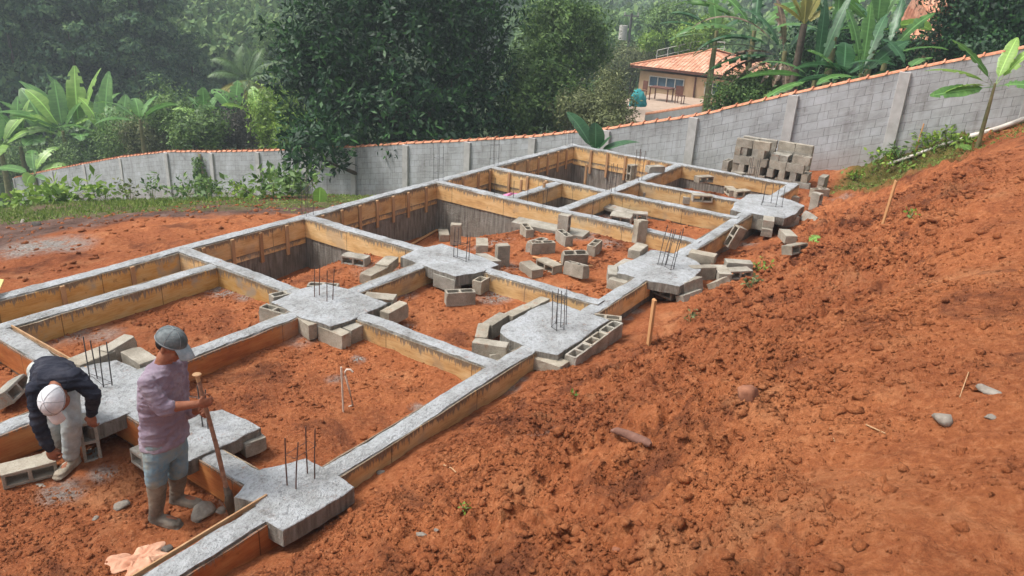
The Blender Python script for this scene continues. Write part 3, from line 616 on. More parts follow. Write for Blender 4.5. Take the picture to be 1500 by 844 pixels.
# ------------------------------------------------------------------ hollow concrete blocks
def block_mesh(seed, closed=False):
    r = np.random.default_rng(seed)
    xs = [-.195, -.168, -.015, .015, .168, .195]; ys_ = [-.07, -.046, .046, .07]; H = .095
    bm = bmesh.new(); vv = {}
    def v(i, j, k):
        if (i, j, k) not in vv:
            inner = 0 < i < 5 and 0 < j < 3
            tp = .004 if (inner and k == 0) else 0
            vv[(i, j, k)] = bm.verts.new((xs[i], ys_[j]+(tp if j == 1 else -tp if j == 2 else 0), -H if k == 0 else H))
        return vv[(i, j, k)]
    hole = lambda i, j: j == 1 and i in (1, 3) and not closed
    for i in range(5):
        for j in range(3):
            if hole(i, j): 
                for (a, b) in (((i, j), (i+1, j)), ((i+1, j), (i+1, j+1)), ((i+1, j+1), (i, j+1)), ((i, j+1), (i, j))):
                    bm.faces.new((v(*a, 0), v(*b, 0), v(*b, 1), v(*a, 1)))
                continue
            for k in (0, 1): bm.faces.new([v(i, j, k), v(i+1, j, k), v(i+1, j+1, k), v(i, j+1, k)])
    ring = [(i, 0) for i in range(5)]+[(5, j) for j in range(3)]+[(i, 3) for i in range(5, 0, -1)]+[(0, j) for j in range(3, 0, -1)]
    for a, b in zip(ring, ring[1:]+ring[:1]): bm.faces.new((v(*a, 0), v(*b, 0), v(*b, 1), v(*a, 1)))
    bmesh.ops.recalc_face_normals(bm, faces=bm.faces)
    outer = [e for e in bm.edges if e.is_manifold and abs(e.calc_face_angle(0)) > 1]
    bmesh.ops.bevel(bm, geom=outer, offset=.0035, segments=1, affect='EDGES')
    bmesh.ops.subdivide_edges(bm, edges=[e for e in bm.edges if e.calc_length() > .06], cuts=2, use_grid_fill=True)
    for q in bm.verts: q.co += Vector(r.normal(0, .0009, 3))
    # chipped corners
    for c in range(r.integers(1, 4)):
        cx, cy, cz = r.choice([-.195, .195]), r.choice([-.07, .07]), r.choice([-.095, .095]); rad = r.uniform(.02, .04)
        for q in bm.verts:
            d = (q.co-Vector((cx, cy, cz))).length
            if d < rad: q.co += (Vector((0, 0, 0))-Vector((cx, cy, cz))).normalized()*(rad-d)*.6
    me = D.meshes.new('concrete_block'); bm.to_mesh(me); bm.free(); me.materials.append(M['block']); return me
BM = [block_mesh(i) for i in range(6)]; BC = [block_mesh(20+i, True) for i in range(3)]
bcount = 0
CLOSED = ('smooth', 'curved row', 'tall slim', 'small-looking', 'low block lying', 'standing on end beside', 'slanted', 'pale', 'mortar', 'left side of the centre', 'foot of the centre left', 'jutting', 'edge of the slab', 'corner of the slab with', 'shaded', 'upright block', 'bright block', 'leaning on the', 'dark grey block', 'heaped', 'topmost', 'large tilted', 'largest', 'lying lowest', 'half sunk', 'top course', 'leaning on the long beam', 'under the right corner', 'turned sideways')
K = Vector((0, 0, 1))
def frame(pose, e, t):
    X, Y, Z, Ls, Ds, Hs = {'upL': (e, t, K, .39, .14, .19), 'upS': (t, -e, K, .14, .39, .19), 'sideL': (e, -K, t, .39, .19, .14), 'sideS': (t, K, e, .19, .39, .14),
        'endW': (-K, t, e, .19, .14, .39), 'endN': (K, e, t, .14, .19, .39), 'edgeL': (e, t, K, .39, .14, .19)}[pose]
    return Matrix((X, Y, Z)).transposed(), Ls, Ds, Hs
def put_block(c, R, label, group=None, mesh=None):
    global bcount; bcount += 1
    o = D.objects.new('concrete_block', mesh or (BC[bcount % 3] if any(w in label for w in CLOSED) and not any(w in label for w in ('hollow', 'cell')) else BM[bcount*5 % 6])); COL.objects.link(o)
    o.matrix_world = Matrix.Translation(c) @ R.to_4x4()
    o['label'] = label; o['category'] = 'concrete block'
    if group: o['group'] = group
    return o
def blk(p1, p2, pose, label, z=None, group='loose concrete blocks', tilt=(0, 0), dz=0., turn=0.):
    """p1, p2: photo pixels of the near bottom edge, left end and right end"""
    if z is None:
        a = on_ground(*p1); b = on_ground(*p2); zz = (a.z+b.z)/2; a, b = at(*p1, zz), at(*p2, zz)
    else: a, b = at(*p1, z), at(*p2, z); zz = z
    e = Vector((b.x-a.x, b.y-a.y, 0)).normalized(); e.rotate(Euler((0, 0, turn))); t = K.cross(e)
    R, L_, D_, H_ = frame(pose, e, t); c = (a+b)/2+t*D_/2+K*(H_/2+dz-.006)
    T = Matrix.Rotation(tilt[0], 3, e) @ Matrix.Rotation(tilt[1], 3, t)
    return put_block(c, T@R, label, group)
def gblk(x, y, z, ang, pose, label, group='loose concrete blocks', tilt=(0, 0)):
    """placed by site coordinates; z = underside, ang = direction of the long edge"""
    e = Vector((math.cos(ang), math.sin(ang), 0)); t = K.cross(e); R, L_, D_, H_ = frame(pose, e, t)
    T = Matrix.Rotation(tilt[0], 3, e) @ Matrix.Rotation(tilt[1], 3, t)
    return put_block(Vector((x, y, z+H_/2)), T@R, label, group)
HPI = PI/2
# --- middle cell
blk((655.9, 449), (694, 447), 'upL', 'lone hollow block, cells up, on red soil between the centre slabs and front centre slab')
blk((736.5, 394), (750.6, 393), 'endN', 'tall slim block standing on end just right of the rear middle slab', turn=1.57, z=-.27)
blk((698, 371), (714, 371.5), 'sideS', 'small-looking block lying end-on, between the block on end and the tall twin block')
blk((668, 358), (682, 358), 'endN', 'tall block standing on end beside the low block and the orange lath', turn=1.4)
blk((643, 354), (659, 354), 'sideS', 'low block lying at the top end of the orange lath')
blk((761.5, 397), (777, 408), 'sideL', 'block lying flat with a smooth top, just left of the leaning pair')
blk((781.7, 373), (809.5, 372), 'upL', 'right half of the pair of cells-up blocks standing side by side in the middle cell')
blk((768.5, 369.5), (780, 373.5), 'upS', 'hollow block forming the left half of the pair standing side by side', z=-.27)
blk((761.4, 342), (769.6, 352), 'upL', 'hollow block with open cells, just behind the side by side pair')
blk((812, 351), (828, 363), 'upL', 'hollow block with open cells in front of the right end of the long concrete plank')
blk((826, 347), (839, 348), 'endN', 'block standing on end at the right end of the long concrete plank', turn=1.2)
blk((871.3, 377), (881, 368), 'upL', 'narrow hollow block with cells up standing alone, right of the thin lath')
blk((822, 401), (855, 415), 'upL', 'big front block of the leaning pair, cells up and tilted forward', tilt=(-.12, -.1), dz=.03)
blk((826, 392), (859, 391), 'upL', 'block leaning behind the tilted front block of the pair', tilt=(.25, .0), dz=.04)
blk((811, 402), (822, 401), 'sideS', 'half-hidden block showing one dark cell at the left foot of the leaning pair', turn=.3)
blk((738, 328), (753, 328), 'sideS', 'block showing a dark cell mouth below the long beam, left of the concrete plank', turn=.5)
blk((705, 327), (722, 328), 'sideL', 'pale block lying below the long beam, left of the block with the dark cell mouth')
blk((497, 386), (537, 393), 'sideL', 'hollow block lying on its side with two dark cells, alone in the rear left cell')
blk((930, 358), (948, 356), 'endW', 'block leaning on the long beam behind the slab with the leaning bars', z=-.2, tilt=(-.1, .08))
blk((920, 382), (934, 385), 'sideS', 'block standing on the back left edge of the slab with the leaning bars', z=-.10, dz=.05)
# --- around the slab M2 (left centre)
G2 = 'blocks edging the slab at the centre left crossing'
gblk(5.31, 6.82, -.19, HPI+.15, 'upL', 'block with an open end at the left corner of the centre left slab', G2)
gblk(5.37, 6.36, -.20, HPI-.25, 'upL', 'smooth block on the left side of the centre left slab, next to the open-ended one', G2)
gblk(5.42, 5.95, -.23, HPI, 'upL', 'block at the front left foot of the centre left slab, just right of the beam', G2)
gblk(5.71, 5.86, -.23, .05, 'upL', 'block at the front right foot of the centre left slab, touching the front corner', G2)
gblk(6.28, 5.83, -.20, .1, 'upL', 'block jutting out at the right corner of the centre left slab', G2)
gblk(6.42, 6.20, -.15, HPI+.5, 'sideL', 'flat block laid behind the right corner of the centre left slab', G2)
gblk(5.72, 7.12, -.19, -.25, 'upL', 'thin-edged block behind the centre left slab, left of its bars', G2)
gblk(6.20, 6.98, -.19, HPI+.6, 'upL', 'thin-edged block behind the centre left slab, right of its bars', G2)
# --- around M3
G3 = 'blocks edging the slab at the rear middle crossing'
gblk(7.60, 6.08, -.24, HPI-.05, 'upL', 'block under the front left side of the rear middle slab', G3)
gblk(7.90, 5.68, -.24, .12, 'upL', 'block under the front corner of the rear middle slab, chipped open on top', G3)
gblk(7.42, 7.02, -.15, .35, 'sideL', 'flat pale block left of the rear middle slab against the beam', G3)
gblk(7.05, 6.92, -.17, .15, 'sideL', 'flat pale block lying alone next to the beam, farther left of the rear middle slab', G3)
gblk(8.50, 6.05, -.15, HPI-.3, 'sideL', 'block under the right corner of the rear middle slab', G3, tilt=(.15, 0))
# --- around P2
GP = 'blocks edging the front centre slab'
curve = [(6.24, 4.36, 1.95), (6.44, 4.62, .55), (6.80, 4.69, .08), (7.18, 4.63, -.05), (7.56, 4.60, -.02)]
nm = ['end block where the curved row bends down, at the left of the front centre slab', 'second block from the left in the curved row edging the front centre slab', 'middle block of the curved row edging the front centre slab', 'fourth block from the left in the curved row edging the front centre slab', 'rightmost block of the curved row edging the front centre slab, below the beam']
for (x, y, a), s_ in zip(curve, nm): gblk(x, y, -.19, a, 'upL', s_, GP) if False else put_block(Vector((x, y, -.10)), Matrix((Vector((math.cos(a), math.sin(a), 0)), Vector((0, 0, 1)), Vector((math.sin(a), -math.cos(a), 0)))).transposed() if False else Euler((0, 0, a)).to_matrix(), s_, GP, None)
gblk(6.34, 4.22, -.25, 2.5, 'sideL', 'upper of the two slanted blocks between the curved row and the front beam', GP, tilt=(.35, .1))
gblk(6.20, 4.15, -.27, 2.6, 'sideL', 'lower of the two slanted blocks between the curved row and the front beam', GP, tilt=(.45, .1))
gblk(6.42, 3.70, -.20, HPI, 'sideL', 'smooth block at the near corner of the front centre slab, beside the beam', GP)
for i, s_ in enumerate(['nearest of the three open-celled blocks edging the front centre slab', 'middle one of the three open-celled blocks edging the front centre slab', 'farthest of the three open-celled blocks edging the front centre slab']):
    gblk(6.72+i*.393, 3.505+i*.012, -.195, .012, 'upL', s_, GP)
gblk(7.74, 3.72, -.20, HPI+.45, 'upL', 'open-celled block turned across the far right corner of the front centre slab', GP)
# --- around P3
G4 = 'blocks around the slab with the leaning bars'
gblk(9.10, 4.17, -.20, HPI, 'sideL', 'block with a sloping top on the left corner of the slab with the leaning bars', G4, tilt=(.1, 0))
gblk(9.33, 4.45, -.22, .5, 'upL', 'block along the back left edge of the slab with the leaning bars', G4)
gblk(9.70, 4.47, -.22, .05, 'upL', 'block along the back edge of the slab with the leaning bars', G4)
blk((948, 426), (985, 441), 'sideL', 'low block in the dark gap at the front foot of the slab with leaning bars', z=-.26, group=G4)
blk((992, 437), (1037, 424), 'upL', 'large tilted block at the front right corner of the slab with the leaning bars', z=-.17, tilt=(-.22, -.06), group=G4)
blk((992, 456), (1037, 443), 'upL', 'large block lying lowest, right under the tilted one beside the slab with the leaning bars', z=-.30, tilt=(-.35, -.05), group=G4)
blk((1040, 440), (1078, 421), 'upL', 'greyish block half sunk in the bank, right of the lowest block', z=-.22, tilt=(-.55, 0), group=G4)
blk((1017, 409), (1042, 411), 'upL', 'upright block on the right corner of the slab with the leaning bars', z=-.16, group=G4, turn=.35)
blk((1008, 382), (1044, 389), 'sideL', 'dark-faced block lying on the back right edge of the slab with the leaning bars', z=-.06, group=G4)
blk((1051, 417), (1071, 415), 'sideS', 'left one of the three pale blocks right of the slab with leaning bars', z=-.18, group=G4, turn=-.35, dz=.02)
blk((1074, 412), (1094, 408), 'sideL', 'middle one of the three blocks lying on the soil right of the slab', z=-.18, group=G4, turn=-.3)
blk((1066, 400), (1098, 402), 'sideL', 'farthest of the three pale-topped blocks lying on the soil right of the slab', z=-.18, group=G4, dz=.03)
# --- beside the far front beam and P4
G5 = 'blocks around the far front slab'
blk((1068, 366), (1088, 364), 'endW', 'block tipped against the outside of the far front beam', z=-.25, tilt=(.15, .35), group=G5)
blk((1115, 345.5), (1129, 347.5), 'sideS', 'lower block of the pair at the far front slab, showing two dark cells', z=-.27, group=G5, turn=0) .matrix_world
o = bpy.context.scene.collection.objects[-1]
blk((1117, 333), (1132, 335), 'sideS', 'upper block of the pair stacked at the far front slab', z=-.13, group=G5)
blk((1104, 335), (1118, 338), 'upL', 'shaded block between the far front beam and the stacked pair', z=-.27, group=G5)
blk((1148, 333), (1165, 332), 'upL', 'block under the front right edge of the far front slab, right of the stacked pair', z=-.26, group=G5)
blk((1149, 357), (1167, 358), 'sideS', 'bright block lying end-on alone in front of the far front slab', group=G5)
blk((1157, 376), (1184, 370), 'sideL', 'block half buried in the bank beside the felled green leaf', group=G5, tilt=(-.25, 0))
blk((1168, 322), (1196, 335), 'upL', 'block leaning on the right corner of the far front slab', group=G5, tilt=(-.35, .1), z=-.22)
blk((1191, 311), (1206, 312), 'endN', 'block with open cells standing on end on the soil right of the far front slab', group=G5, z=-.27, turn=.7)
blk((1188, 290), (1215, 290), 'upL', 'open-celled block at the far end of the site, behind the one on end', group=G5)
blk((1157, 298), (1171, 298), 'sideS', 'small-looking block in the corner outside the far end of the front beam', group=G5)
# --- rear right cells
G6 = 'blocks lying in the rear right cells'
blk((1024, 275), (1042, 274), 'sideL', 'block lying topmost against the far beam in the rear right cell', z=-.28, group=G6, dz=.1)
blk((1016, 295.5), (1042, 297), 'sideL', 'upper block of the three heaped on the narrow beam in the rear right cells', z=-.10, group=G6)
blk((1001, 302.5), (1026, 305), 'sideL', 'lower left block of the three heaped by the narrow beam', z=-.30, group=G6, dz=.06)
blk((1029, 306), (1050, 308), 'sideL', 'lower right block of the three heaped by the narrow beam', z=-.30, group=G6, dz=.06)
blk((1068, 288), (1080, 288.5), 'sideS', 'block with one dark cell mouth beside the far front slab in the rear corner cell', z=-.26, group=G6)
blk((1080, 290), (1098, 288.5), 'sideL', 'block lying between the dark-mouthed block and the far front slab', z=-.26, group=G6)
blk((1082, 279), (1091, 278.5), 'endN', 'block standing on end in the rear corner cell near its bars', z=-.33, group=G6, turn=.3)
blk((940, 291), (956, 292), 'sideS', 'block with an open cell in the second cell from the far corner', z=-.32, group=G6)
blk((921, 322), (944, 324), 'sideL', 'block with two dark cells on the soil in the cell behind the long beam', z=-.27, group=G6)
blk((898, 327), (918, 330), 'sideL', 'block propped up beside the two-celled one behind the long beam', z=-.25, group=G6, tilt=(.25, 0), dz=.03)
blk((949, 253.5), (975, 253), 'sideL', 'dark grey block sitting on the inner beam below the far beam', z=.006, group=G6, turn=.05)
blk((920, 268), (934, 266), 'endW', 'small upright grey block behind the inner beam crossing', z=-.32, group=G6)
# --- left slabs and men
G7 = 'blocks edging the slab beside the crouching man'
blk((120, 543), (168, 523), 'sideL', 'pale block slanting across the back of the slab beside the bent man', z=-.02, group=G7, dz=-.06, tilt=(.1, 0))
blk((170, 535), (196, 519), 'upL', 'mortar-topped block on the back right corner of the slab beside the bent man', z=-.12, group=G7)
blk((178, 532), (208, 552), 'sideL', 'pale block slanting down on the right of the slab beside the bent man', z=-.10, group=G7)
blk((24, 592), (44, 572), 'sideL', 'block leaning at the far left, just behind the bent man', z=-.27, group=G7, tilt=(-.5, 0))
blk((202, 684), (218, 696), 'sideL', 'block sticking out of the small slab behind the standing man', z=-.24, group=G7)
gblk(3.50, 5.02, -.20, HPI-.2, 'sideL', 'mortar-caked block at the right end of the small slab behind the standing man', G7)
# held blocks
B_LIE = blk((10, 716), (82, 697), 'sideL', 'hollow block lying on its side with two dark cells, touched by the bent man', z=-.31, group='blocks the bent man is handling')
B_UP = blk((124.5, 679), (150, 673), 'endN', 'hollow block standing on end with two dark cells, steadied by the bent man', z=-.31, group='blocks the bent man is handling')
# --- the stack by the wall
GS = 'blocks stacked beside the boundary wall'
def row(x, y0, z, items, tag_):
    """items: list of (kind, jitter); F = long solid face shown, E = end shown; y runs to the left in the photo"""
    y = y0; i = -1
    for it in items:
        i += it != 'g'
        wd = {'F': .39, 'E': .19, 'N': .14, 'g': .10}[it]
        if it != 'g':
            e = HPI*-1+rng.normal(0, .03); ev = Vector((math.cos(e), math.sin(e), 0)); t = K.cross(ev)
            pose = {'F': 'upL', 'E': 'sideS', 'N': 'upS'}[it]; R, L_, D_, H_ = frame(pose, ev, t)
            put_block(Vector((x+D_/2+rng.normal(0, .012), y-wd/2, z+H_/2)), R, tag_(i), GS)
        y -= wd+.006
ordn = ['leftmost', 'second from the left', 'third from the left', 'fourth from the left', 'fifth from the left', 'sixth from the left']
rown = ['bottom', 'second', 'middle', 'fourth', 'top']
zs = -.36
lefty, righty = 5.66, 4.83
L_ROWS = [['F', 'F'], ['N', 'N', 'g', 'N', 'N'], ['F', 'F'], ['N', 'N', 'g', 'N', 'N'], ['F', 'F']]
R_ROWS = [['E', 'F', 'F'], ['N', 'g', 'N', 'g', 'N', 'g', 'N'], ['F', 'F'], ['E', 'E', 'g', 'F']]
for k, it in enumerate(L_ROWS): row(17.72+k*.01, lefty, zs+k*.192, it, lambda i, k=k: '%s block, %s course, left half of the stack by the wall' % (ordn[i], rown[k]))
for k, it in enumerate(R_ROWS): row(17.76+k*.01, righty, zs+k*.192, it, lambda i, k=k: '%s block, %s course, right half of the stack by the wall' % (ordn[i], rown[k]))
for k in range(5):
    row(18.14, lefty-.02, zs+k*.192, ['F', 'F'], lambda i, k=k: '%s block, %s course, hidden row behind the left half of the stack' % (ordn[i], rown[k]))
    row(18.16, righty-.02, zs+k*.192, ['F', 'F'], lambda i, k=k: '%s block, %s course, hidden row behind the right half of the stack' % (ordn[i], rown[k]))
for k in range(2): gblk(17.95, 5.84, zs+k*.192, 0, 'upL', '%s block of the low pile at the left end of the stack by the wall' % ['bottom', 'upper'][k], GS)
for k in range(2): gblk(17.95, 3.62-.0*k, zs+k*.20, 0, 'upL', '%s block at the right end of the stack by the wall, turned sideways' % ['lower', 'upper'][k], GS)
# precast plank
a, b = at(757, 325, -.2), at(862, 350, -.24); dd = (b-a); ang = math.atan2(dd.y, dd.x)
o = MB().box((0, 0, 0), (dd.length, .30, .09)).build('concrete_plank', M['block'], None, (a+b)/2+Vector((.1, .1, -.02)), (0.1, .0, ang), bevel=.006, label='long flat concrete plank lying beside the beam among loose blocks', cat='plank')
a, b = at(880, 305, -.3), at(918, 316, -.3); dd = b-a
MB().box((0, 0, 0), (.9, .26, .06)).build('concrete_plank', M['block'], None, (a+b)/2+Vector((0, 0, .06)), (0.06, .0, math.atan2(dd.y, dd.x)), bevel=.006, label='short flat concrete slab in the cell behind the long beam, beside the propped block', cat='plank')
# ------------------------------------------------------------------ laths, stakes, stones, pipe, litter
def stick(p1, p2, w, t, label, name='wooden_lath', m='stake', z1=None, z2=None, cat='lath', group=None):
    a = on_ground(*p1) if z1 is None else at(*p1, z1); b = on_ground(*p2) if z2 is None else at(*p2, z2)
    d = b-a; L_ = d.length; o = MB().box((0, 0, t/2), (L_, w, t)).build(name, M[m], None, (a+b)/2+Vector((0, 0, .008)), None, bevel=.002, label=label, cat=cat, group=group)
    o.rotation_euler = d.to_track_quat('X', 'Z').to_euler(); return o
stick((600, 361), (642, 337), .06, .02, 'orange-brown lath lying between the beam and the low block in the middle cell')
stick((780, 378), (822, 386), .05, .02, 'reddish lath lying in front of the side by side blocks')
stick((832, 364), (850, 378), .05, .02, 'short bright lath right of the open-celled block in the middle cell')
stick((853, 392), (868, 391), .04, .02, 'short piece of pale wood right of the leaning pair of blocks')
def stake(p, h, label, w=.045, lean=(0, 0)):
    q = on_ground(*p); mb = MB(); hh = h+.1
    mb.add([(-w/2, -w/3, -.1), (w/2, -w/3, -.1), (w/2, w/3, -.1), (-w/2, w/3, -.1), (-w/2, -w/3, h), (w/2, -w/3, h+.012), (w/2, w/3, h+.01), (-w/2, w/3, h)], [(0, 1, 2, 3), (7, 6, 5, 4), (0, 4, 5, 1), (1, 5, 6, 2), (2, 6, 7, 3), (3, 7, 4, 0)])
    mb.build('wooden_stake', M['stake'], None, q, (lean[0], lean[1], 1.0), bevel=.003, label=label, cat='stake', group='marking stakes in the soil')
stake((950, 504), .52, 'square wooden stake driven upright in the soil right of the front beam', .05, (.02, .02))
stake((1293, 329), .56, 'thin leaning wooden stake half way up the red bank', .035, (.05, -.03))
stake((1341, 222), .62, 'thin wooden stake among the weeds near the wall and the pipe', .03, (.04, -.03))
M['stone'] = m_simple('grey_stone', (.15, .125, .10), (.32, .29, .25), 12, .85, .6)
M['stoned'] = m_simple('red_stone', (.16, .06, .035), (.36, .16, .09), 10, .9, .6)
M['stoneg'] = m_simple('dark_stone', (.06, .055, .05), (.16, .14, .12), 12, .85, .6)
def stone(p, r, label, m='stone', sq=.6, sh=(1, 1), seed=0, z=None):
    rr = np.random.default_rng(seed+int(p[0])); V, Fc = ico(2)
    dirs = rr.normal(size=(9, 3)); dirs /= np.linalg.norm(dirs, axis=1)[:, None]; lim = rr.uniform(.45, .85, 9)
    for d_, l_ in zip(dirs, lim):
        k = V@d_; V = np.where((k > l_)[:, None], V-(k-l_)[:, None]*d_, V)
    V = V*np.array([sh[0], sh[1], sq])+rr.normal(0, .015, V.shape)
    q = on_ground(*p) if z is None else at(*p, z)
    link('stone', mesh_np('stone', V*r, Fc), M[m], None, q+Vector((0, 0, r*sq*.22)), (0, 0, rr.uniform(0, 6)), label=label, cat='stone', group='stones and rubble lying on the soil')
stone((180, 741), .075, 'flat grey stone in front of the standing man, left of his boots', sh=(1.1, .9))
stone((1380, 617), .055, 'angular grey stone in the middle of the bare path on the right', sq=.8)
stone((1453, 575), .06, 'long pale stone at the right of the path, farthest of the three', sq=.45, sh=(1.4, .7))
stone((1450, 613), .032, 'small grey pebble right of the angular stone on the path')
stone((618, 785), .045, 'chalky white stone on the soil at the bottom, below the front beam', sh=(1.2, .8), seed=3)
stone((640, 777), .022, 'small chip beside the chalky white stone at the bottom')
stone((1095, 585), .10, 'dark earth clod in the middle of the red bank', 'stoned', .75)
stone((560, 693), .05, 'thin pale flake of mortar below the front beam', sq=.25, sh=(1.4, .8))
stone((300, 752), .12, 'triangular grey lump of mortar in front of the boots', sq=.75, sh=(1.1, .7), seed=5)
stone((322, 750), .055, 'smaller pale mortar piece right of the triangular lump', seed=2)
stone((288, 765), .03, 'pebble just in front of the triangular mortar lump')
stone((245, 806), .045, 'dark rounded stone next to the plastic bag and the lath', 'stoneg', .9)
stone((905, 805), .035, 'orange stone at the bottom centre of the bank', 'stoned')
stone((965, 437), .09, 'red clod beside the front beam near the upright stake', 'stoned', .8)
stone((982, 440), .07, 'pale clod right of the red one near the upright stake', 'stone', .7)
stone((140, 760), .03, 'small stone in the lower left cell below the slanting beam')
stone((60, 712), .05, 'grey mortar flake under the hollow block at the lower left', sq=.3, sh=(1.6, .7))
stone((1090, 572), .035, 'brown pebble beside the dark clod on the bank', 'stoned')
stone((35, 325), .09, 'pale stone on the brown earth at the far left', sq=.5)
stone((52, 331), .10, 'dark stump-like lump on the brown earth at the far left', 'stoneg', .8)
# tuber-like root piece on the bank
a, b = on_ground(896, 641), on_ground(955, 662); d = b-a
M['root'] = m_simple('brown_root', (.10, .045, .03), (.22, .11, .08), 14, .8)
MB().tube([(-.5*d.length, 0, .02), (-.38*d.length, .006, .03), (-.1*d.length, .0, .032), (.2*d.length, -.01, .03), (.42*d.length, -.012, .028), (.5*d.length, -.01, .02)], [.012, .024, .030, .033, .030, .014], 10).build('root', M['root'], None, (a+b)/2+Vector((0, 0, .03)), d.to_track_quat('X', 'Z').to_euler(), label='thick brown root piece lying on the bank in the foreground', cat='root')
def twig(pts, r, label, m='batten', z=.012):
    P = [on_ground(*p)+Vector((0, 0, z)) for p in pts]; c = P[0].copy()
    MB().tube([p-c for p in P], r, 6).build('twig', M[m], None, c, label=label, cat='twig', group='twigs and straws on the soil')
twig([(650, 683), (662, 688), (668, 694)], .006, 'forked dry twig on the soil below the front beam')
twig([(1418, 548), (1405, 585)], .003, 'thin dry straw standing by the pale stone on the right')
twig([(1215, 630), (1222, 650)], .003, 'thin dry straw in the middle of the path')
twig([(1268, 625), (1296, 638)], .004, 'dry twig lying across the lower bank')
# two bent strips standing in the front centre cell
M['pipe'] = m_simple('pale_plastic', (.48, .38, .30), (.66, .58, .50), 8, .5)
q = on_ground(503, 604); MB().tube([(0, 0, 0), (.012, .02, .48)], .009, 6).build('thin_stick', M['pipe'], None, q, label='straight thin pale stick standing in the front centre cell', cat='stick')
q = on_ground(515, 596); rr_ = Vector((CR[0], CR[1], 0)).normalized(); MB().tube([Vector((0, 0, 0))-rr_*.025, rr_*.012+K*.02, rr_*-.015+K*.18, rr_*-.05+K*.34, rr_*-.052+K*.38, rr_*-.035+K*.41, rr_*.0+K*.41, rr_*.022+K*.385], .010, 8).build('bent_pipe', M['pipe'], None, q, label='bent pale pipe hooked at the top beside the straight stick', cat='pipe')
# white drain pipe along the top of the bank by the wall
M['pvc'] = m_simple('white_pvc', (.52, .46, .40), (.72, .68, .63), 5, .45)
P = [on_ground(x, y)+Vector((0, 0, .09)) for x, y in [(1300, 246), (1330, 236), (1385, 216), (1425, 205), (1465, 193), (1500, 180)]]
P.append(P[-1]+(P[-1]-P[-2])*1.5); c = P[0].copy(); pv = [p-c for p in P]
pp = empty('drain_pipe', c, label='long white plastic pipe lying along the top of the bank by the wall', cat='pipe')
MB().tube(pv[:4], .035, 12).build('thin_pipe', M['pvc'], pp); MB().tube(pv[3:], .05, 12).build('thick_pipe', M['pvc'], pp); MB().tube([pv[3]-(pv[4]-pv[3])*.12, pv[3]+(pv[4]-pv[3])*.12], .06, 12).build('coupling', M['pvc'], pp)
# crumpled plastic bag
def crumple(name, c, r, ms, label, cat, seed, sq=.45):
    V, Fc = ico(4); rr = np.random.default_rng(seed); n = np.zeros(len(V))
    for i in range(26):
        d_ = rr.normal(size=3); d_ /= np.linalg.norm(d_); n += np.abs(V@d_*rr.uniform(1, 4)+rr.uniform(-1, 1)) % .6*.12
    V = V*(.55+n[:, None]*1.0)*np.array([r[0], r[1], r[2]]); V[:, 2] = np.maximum(V[:, 2], -.01)
    mi = (V[Fc].mean(1)[:, 1] < -.25*r[1]).astype(int)
    return link(name, mesh_np(name, V, Fc, smooth=False, mi=mi), ms, None, c, (0, 0, .6), label=label, cat=cat)
M['bagp'] = m_simple('salmon_plastic', (.46, .20, .12), (.62, .38, .26), 7, .75, .5, .2); M['bagg'] = m_simple('green_plastic', (.30, .38, .13), (.50, .48, .25), 6, .75, .5, .2)
def crumpled_sheet(name, c, w, h, amp, ms, label, cat, seed):
    n = 46; u = np.linspace(-1, 1, n); U, W = np.meshgrid(u, u, indexing='ij'); rr = np.random.default_rng(seed); z = 0*U
    for i in range(16):
        a_ = rr.uniform(0, 6.28); f = rr.uniform(1.2, 4.5); z += np.abs(((U*math.cos(a_)+W*math.sin(a_))*f+rr.uniform(0, 2)) % 2-1)*rr.uniform(.3, 1)/f**.7
    z = (z-z.min())/(z.max()-z.min()); R_ = np.maximum(np.abs(U), np.abs(W)); th = np.arctan2(W, U); k = .72+.28*np.sin(th*3+1)*.5+.12*np.sin(th*7); X = U*k*w; Y = W*k*h
    z = z*amp*np.clip(1.25-R_**3, .1, 1)+.25*amp*(1-R_); gzz = ground_smooth(X+c.x, Y+c.y)+rough_z(X+c.x, Y+c.y)-c.z
    V = np.c_[X.ravel(), Y.ravel(), (z+np.maximum(gzz, -.02)).ravel()]; i, j = np.meshgrid(np.arange(n-1), np.arange(n-1), indexing='ij'); q = (i*n+j).ravel(); Fc = np.c_[q, q+n, q+n+1, q+1]
    mi = ((Y.ravel()[q]+.3*X.ravel()[q]) < -.10*h).astype(int); return link(name, mesh_np(name, V, Fc, mi=mi), ms, None, c, label=label, cat=cat)
crumpled_sheet('plastic_bag', on_ground(205, 824), .23, .19, .06, [M['bagp'], M['bagg']], 'crumpled salmon and green plastic bag on the soil at the bottom left', 'bag', 5)
# yellow board corner at the left edge
M['yellow'] = m_simple('yellow_board', (.62, .50, .16), (.78, .66, .28), 3, .6)
q = at(0, 428, .05); MB().box((0, 0, 0), (.36, .25, .03)).build('yellow_board', M['yellow'], None, q+Vector((-.08, .10, .06)), (.25, -.2, .9), label='pale yellow board resting on the back beam at the left edge', cat='board')
